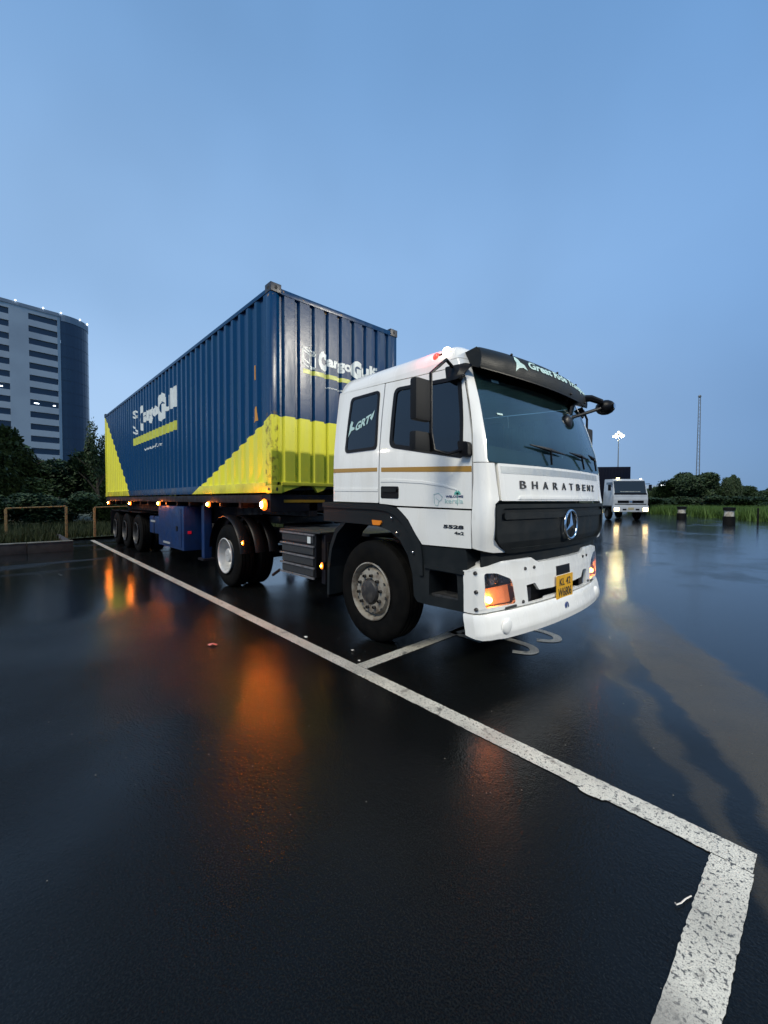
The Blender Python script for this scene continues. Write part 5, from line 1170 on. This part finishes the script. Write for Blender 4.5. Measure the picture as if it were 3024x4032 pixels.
# ================================================================== SECOND TRUCK
def truck2():
    hx, hy = .635, -.768; ang = math.atan2(hy, hx)
    x0, y0 = at(2483, 30.6)
    t = thing('parked_truck', 'distant white cab-over truck with lit headlights, parked by the field on the right', 'truck', (x0, y0, 0), ang, local=True)
    def B(n, a, b, c_, d_, e, f, m, p=t, bv=.02): return MB().box(a, b, c_, d_, e, f).build(n, m, p, bv, local=True)
    # local: x forward (0 = bumper), y left
    H = 3.12
    prof = [(-.05, 1.05), (-.02, 1.55), (-.08, 1.95), (-.38, 2.95), (-.55, 3.08), (-2.0, 3.12), (-2.05, 1.05)]
    V = [(a, -1.2 + (.10 if b > 2 else 0), b) for a, b in prof] + [(a, 1.2 - (.10 if b > 2 else 0), b) for a, b in prof]; n = len(prof)
    MB().add(V, [tuple(range(n)), tuple(range(n, 2 * n))[::-1]] + [(i, (i + 1) % n, (i + 1) % n + n, i + n) for i in range(n)]).build('cab_body', 'white_far', t, .04, local=True)
    def onf(y0_, y1_, z0, z1, nm, m, off=.012, par=t):
        def xz(z): return float(np.interp(z, [1.05, 1.55, 1.95, 2.95], [-.05, -.02, -.08, -.38])) + off
        v = []
        for (yy, zz) in ((y0_, z0), (y1_, z0), (y1_, z1), (y0_, z1)): v.append((xz(zz), yy, zz))
        v += [(a - off - .004, b, c_) for a, b, c_ in v]
        return MB().add(v, [(0, 1, 2, 3), (7, 6, 5, 4), (0, 4, 5, 1), (1, 5, 6, 2), (2, 6, 7, 3), (3, 7, 4, 0)]).build(nm, m, par, local=True, smooth=0)
    wn = onf(-1.09, 1.09, 2.02, 2.93, 'windscreen', 'winglass2', .02)
    onf(-1.13, 1.13, 1.90, 2.02, 'cowl', 'black'); onf(-.7, .7, 2.10, 2.16, 'dash_edge', 'curtain', .024, wn)
    for s_ in (-1, 1): onf(s_ * .12, s_ * .90, 1.28, 1.47, 'grille_slot', 'black', .015)
    onf(-.10, .10, 1.33, 1.45, 'badge', 'chrome', .03); onf(-1.1, 1.1, 1.16, 1.22, 'panel_gap', 'black', .01); onf(-1.1, 1.1, 1.78, 1.81, 'panel_seam', 'facade2', .006)
    bp = B('bumper', -.30, .06, -1.22, 1.22, .62, 1.08, 'white_far', t, .05)
    for s_ in (-1, 1):
        h = B('headlight', .055, .075, s_ * 1.0 - .17, s_ * 1.0 + .17, .68, .93, 'head2', t, .01)
        B('bumper_slot', .055, .07, s_ * .45 - .13, s_ * .45 + .13, .74, .86, 'black', bp, .01)
    B('number_plate', .06, .075, -.20, .20, .78, .95, 'platew', t, .003)
    for s_ in (-1, 1):
        v = [(-1.60, s_ * 1.125, 1.98), (-.28, s_ * 1.14, 1.90), (-.48, s_ * 1.12, 2.86), (-1.60, s_ * 1.11, 2.86)]; v += [(a, b + s_ * .012, c_) for a, b, c_ in v]
        MB().add(v, [(0, 1, 2, 3), (7, 6, 5, 4), (0, 4, 5, 1), (1, 5, 6, 2), (2, 6, 7, 3), (3, 7, 4, 0)]).build('door_window', 'winglass', t, local=True, smooth=0)
        B('fender', -1.75, -.30, s_ * 1.0 - .2, s_ * 1.0 + .2, .98, 1.10, 'charcoal')
        w = tyre_mb((-1.35, s_ * 1.02, .5), rad=.5).build('wheel', 'rubber', t, local=True)
        MB().lathe([(.28, 0), (.26, .03), (.12, .05), (.001, .04)], (-1.35, s_ * 1.17, .5), 'Y', 24, sgn=-s_).build('rim', 'hub', w, local=True)  # rim given the dark hub colour to stand for shade underneath
        m_ = B('mirror', -.25, -.18, s_ * 1.42 - .1, s_ * 1.42 + .1, 2.2, 2.65, 'black'); MB().tube([(-.35, s_ * 1.13, 2.7), (-.22, s_ * 1.4, 2.72)], .02, 6).build('mirror_arm', 'black', m_, local=True)
        for ax in (-4.6, -12.0, -13.3):
            w = tyre_mb((ax, s_ * 1.02, .5), rad=.5, grooves=False).build('wheel', 'rubber', t, local=True)
    B('marker_lamp', -.62, -.45, -.80, -.62, 3.10, 3.17, 'roof2', t, .01); B('marker_lamp', -.62, -.50, .86, .95, 3.06, 3.12, 'lit', t, .01)
    B('chassis', -14.2, -.4, -.5, .5, .80, 1.05, 'chassis', t); B('trailer_bed', -15.0, -2.9, -1.2, 1.2, 1.40, 1.56, 'redox', t)
    c = thing('shipping_container', 'dark navy container on the distant white truck, its top showing over the cab', 'shipping container', (x0, y0, 0), ang, local=True)
    B('box_shell', -15.1, -2.95, -1.219, 1.219, 1.58, 4.19, 'blackc', c, .02)
    for k in range(9): yy = -1.0 + k * .25; B('front_rib', -2.95, -2.92, yy - .05, yy + .05, 1.75, 4.05, 'blackc', c, 0)
    for k in range(42): xx = -3.2 - k * .28; B('side_rib', xx - .06, xx + .06, -1.25, -1.221, 1.75, 4.05, 'blackc', c, 0)
MT['winglass2'] = mat('far_windscreen', (.015, .022, .028), .1, spec=.6)
MT['white_far'] = mat('dimmed_white_paint', (.44, .47, .50), .4, coat=.4, noise=(2, (.34, .36, .38), .4, .8))  # white dimmed and cooled to stand for weaker light on the far truck
MT['head2'] = mat('headlight_lit', (1, .9, .6), .3, emis=(1, .70, .30), estr=9)
MT['roof2'] = mat('roof_marker_lit', (1, .9, .5), .3, emis=(1, .85, .4), estr=9)
MT['platew'] = mat('far_plate', (.35, .30, .18), .5)
truck2()

# ================================================================== litter on the wet lot
def scrap(name, lb, x, y, rx, ry, m, rz=0, h=.012):
    V = []; n = 9
    for k in range(n): a = 2 * math.pi * k / n; q_ = rnd.uniform(.6, 1.1); V.append((rx * q_ * math.cos(a), ry * q_ * math.sin(a), .006 + h * rnd.random()))
    V.append((0, 0, .008 + h)); me = bpy.data.meshes.new(name); me.from_pydata([Vector(v) for v in V], [], [(k, (k + 1) % n, n) for k in range(n)])
    o = link(name, me, m, None, 0); o.location = (x, y, 0); o.rotation_euler = (0, 0, rz); tag(o, lb, 'litter'); return o
scrap('wrapper', 'crumpled pink wrapper lying on the wet asphalt left of the orange reflection', -.98, -2.44, .055, .03, 'litterp', 1, .02)
scrap('paper_scrap', 'small pale scrap beside the long white line near the front wheel', -.55, -1.62, .03, .015, 'litter', .4)
scrap('leaf', 'small pale leaf lying between the front wheel and the long white line', .10, -1.50, .018, .012, 'litter', .9)
scrap('leaf', 'small leaf where the cross line meets the long white line', .34, -1.62, .022, .012, 'litter', .2)
tw = MB().tube([(0, .01, .006), (.006, 0, .010), (.016, .02, .010), (.022, .05, .008), (.034, .085, .006)], .0025, 5).build('twig', 'litter', None); tw.location = (2.862, -2.215, 0); tag(tw, 'small pale curled twig beside the bay end line, lower right', 'twig')
# ---- grit on the tarmac and pale pieces added to lighten the cab interior
V, F = [], []
q = random.Random(21)
for i in range(260):
    x = q.uniform(-3.5, 3.2); y = q.uniform(-3.9, -.4) if q.random() < .7 else q.uniform(-.4, 3.0); s_ = q.uniform(.0015, .0045); k = len(V); a = q.uniform(0, 6.28)
    V += [(x + s_ * math.cos(a + j * 2.09), y + s_ * math.sin(a + j * 2.09), .003) for j in range(3)] + [(x, y, .003 + s_)]; F += [(k, k + 1, k + 3), (k + 1, k + 2, k + 3), (k + 2, k, k + 3)]
me = bpy.data.meshes.new('grit'); me.from_pydata(V, [], F); MT['gritm'] = mat('grit', (.16, .15, .13), .6)
o = link('grit', me, 'gritm', None, 0, 'stuff'); o['label'] = 'fine pale grit scattered over the wet asphalt'; o['category'] = 'grit'
MT['cloth'] = mat('pale_curtain', (.42, .46, .42), .8, noise=(8, (.30, .33, .31), .4, .7))
surf('curtain', [(.15, 1.86), (.62, 1.86), (.60, 2.45), (.17, 2.45)], lambda a, b, d_: (a, 1.10 + .02 * math.sin(a * 60) + d_, b), 'cloth', tra, th=.004, step=(.02, .2), smooth=60)
box('document_tray', 1.02, 1.16, .15, .62, 1.80, 1.835, 'cloth', tra, .006)
box('dash_ornament', 1.10, 1.14, .70, .73, 1.80, 1.98, 'cloth', tra, .006)
box('pale_rear_panel', -.54, -.50, -.75, .75, 1.75, 2.15, 'cloth', tra, .02)  # pale panel added to lighten the view through the windscreen
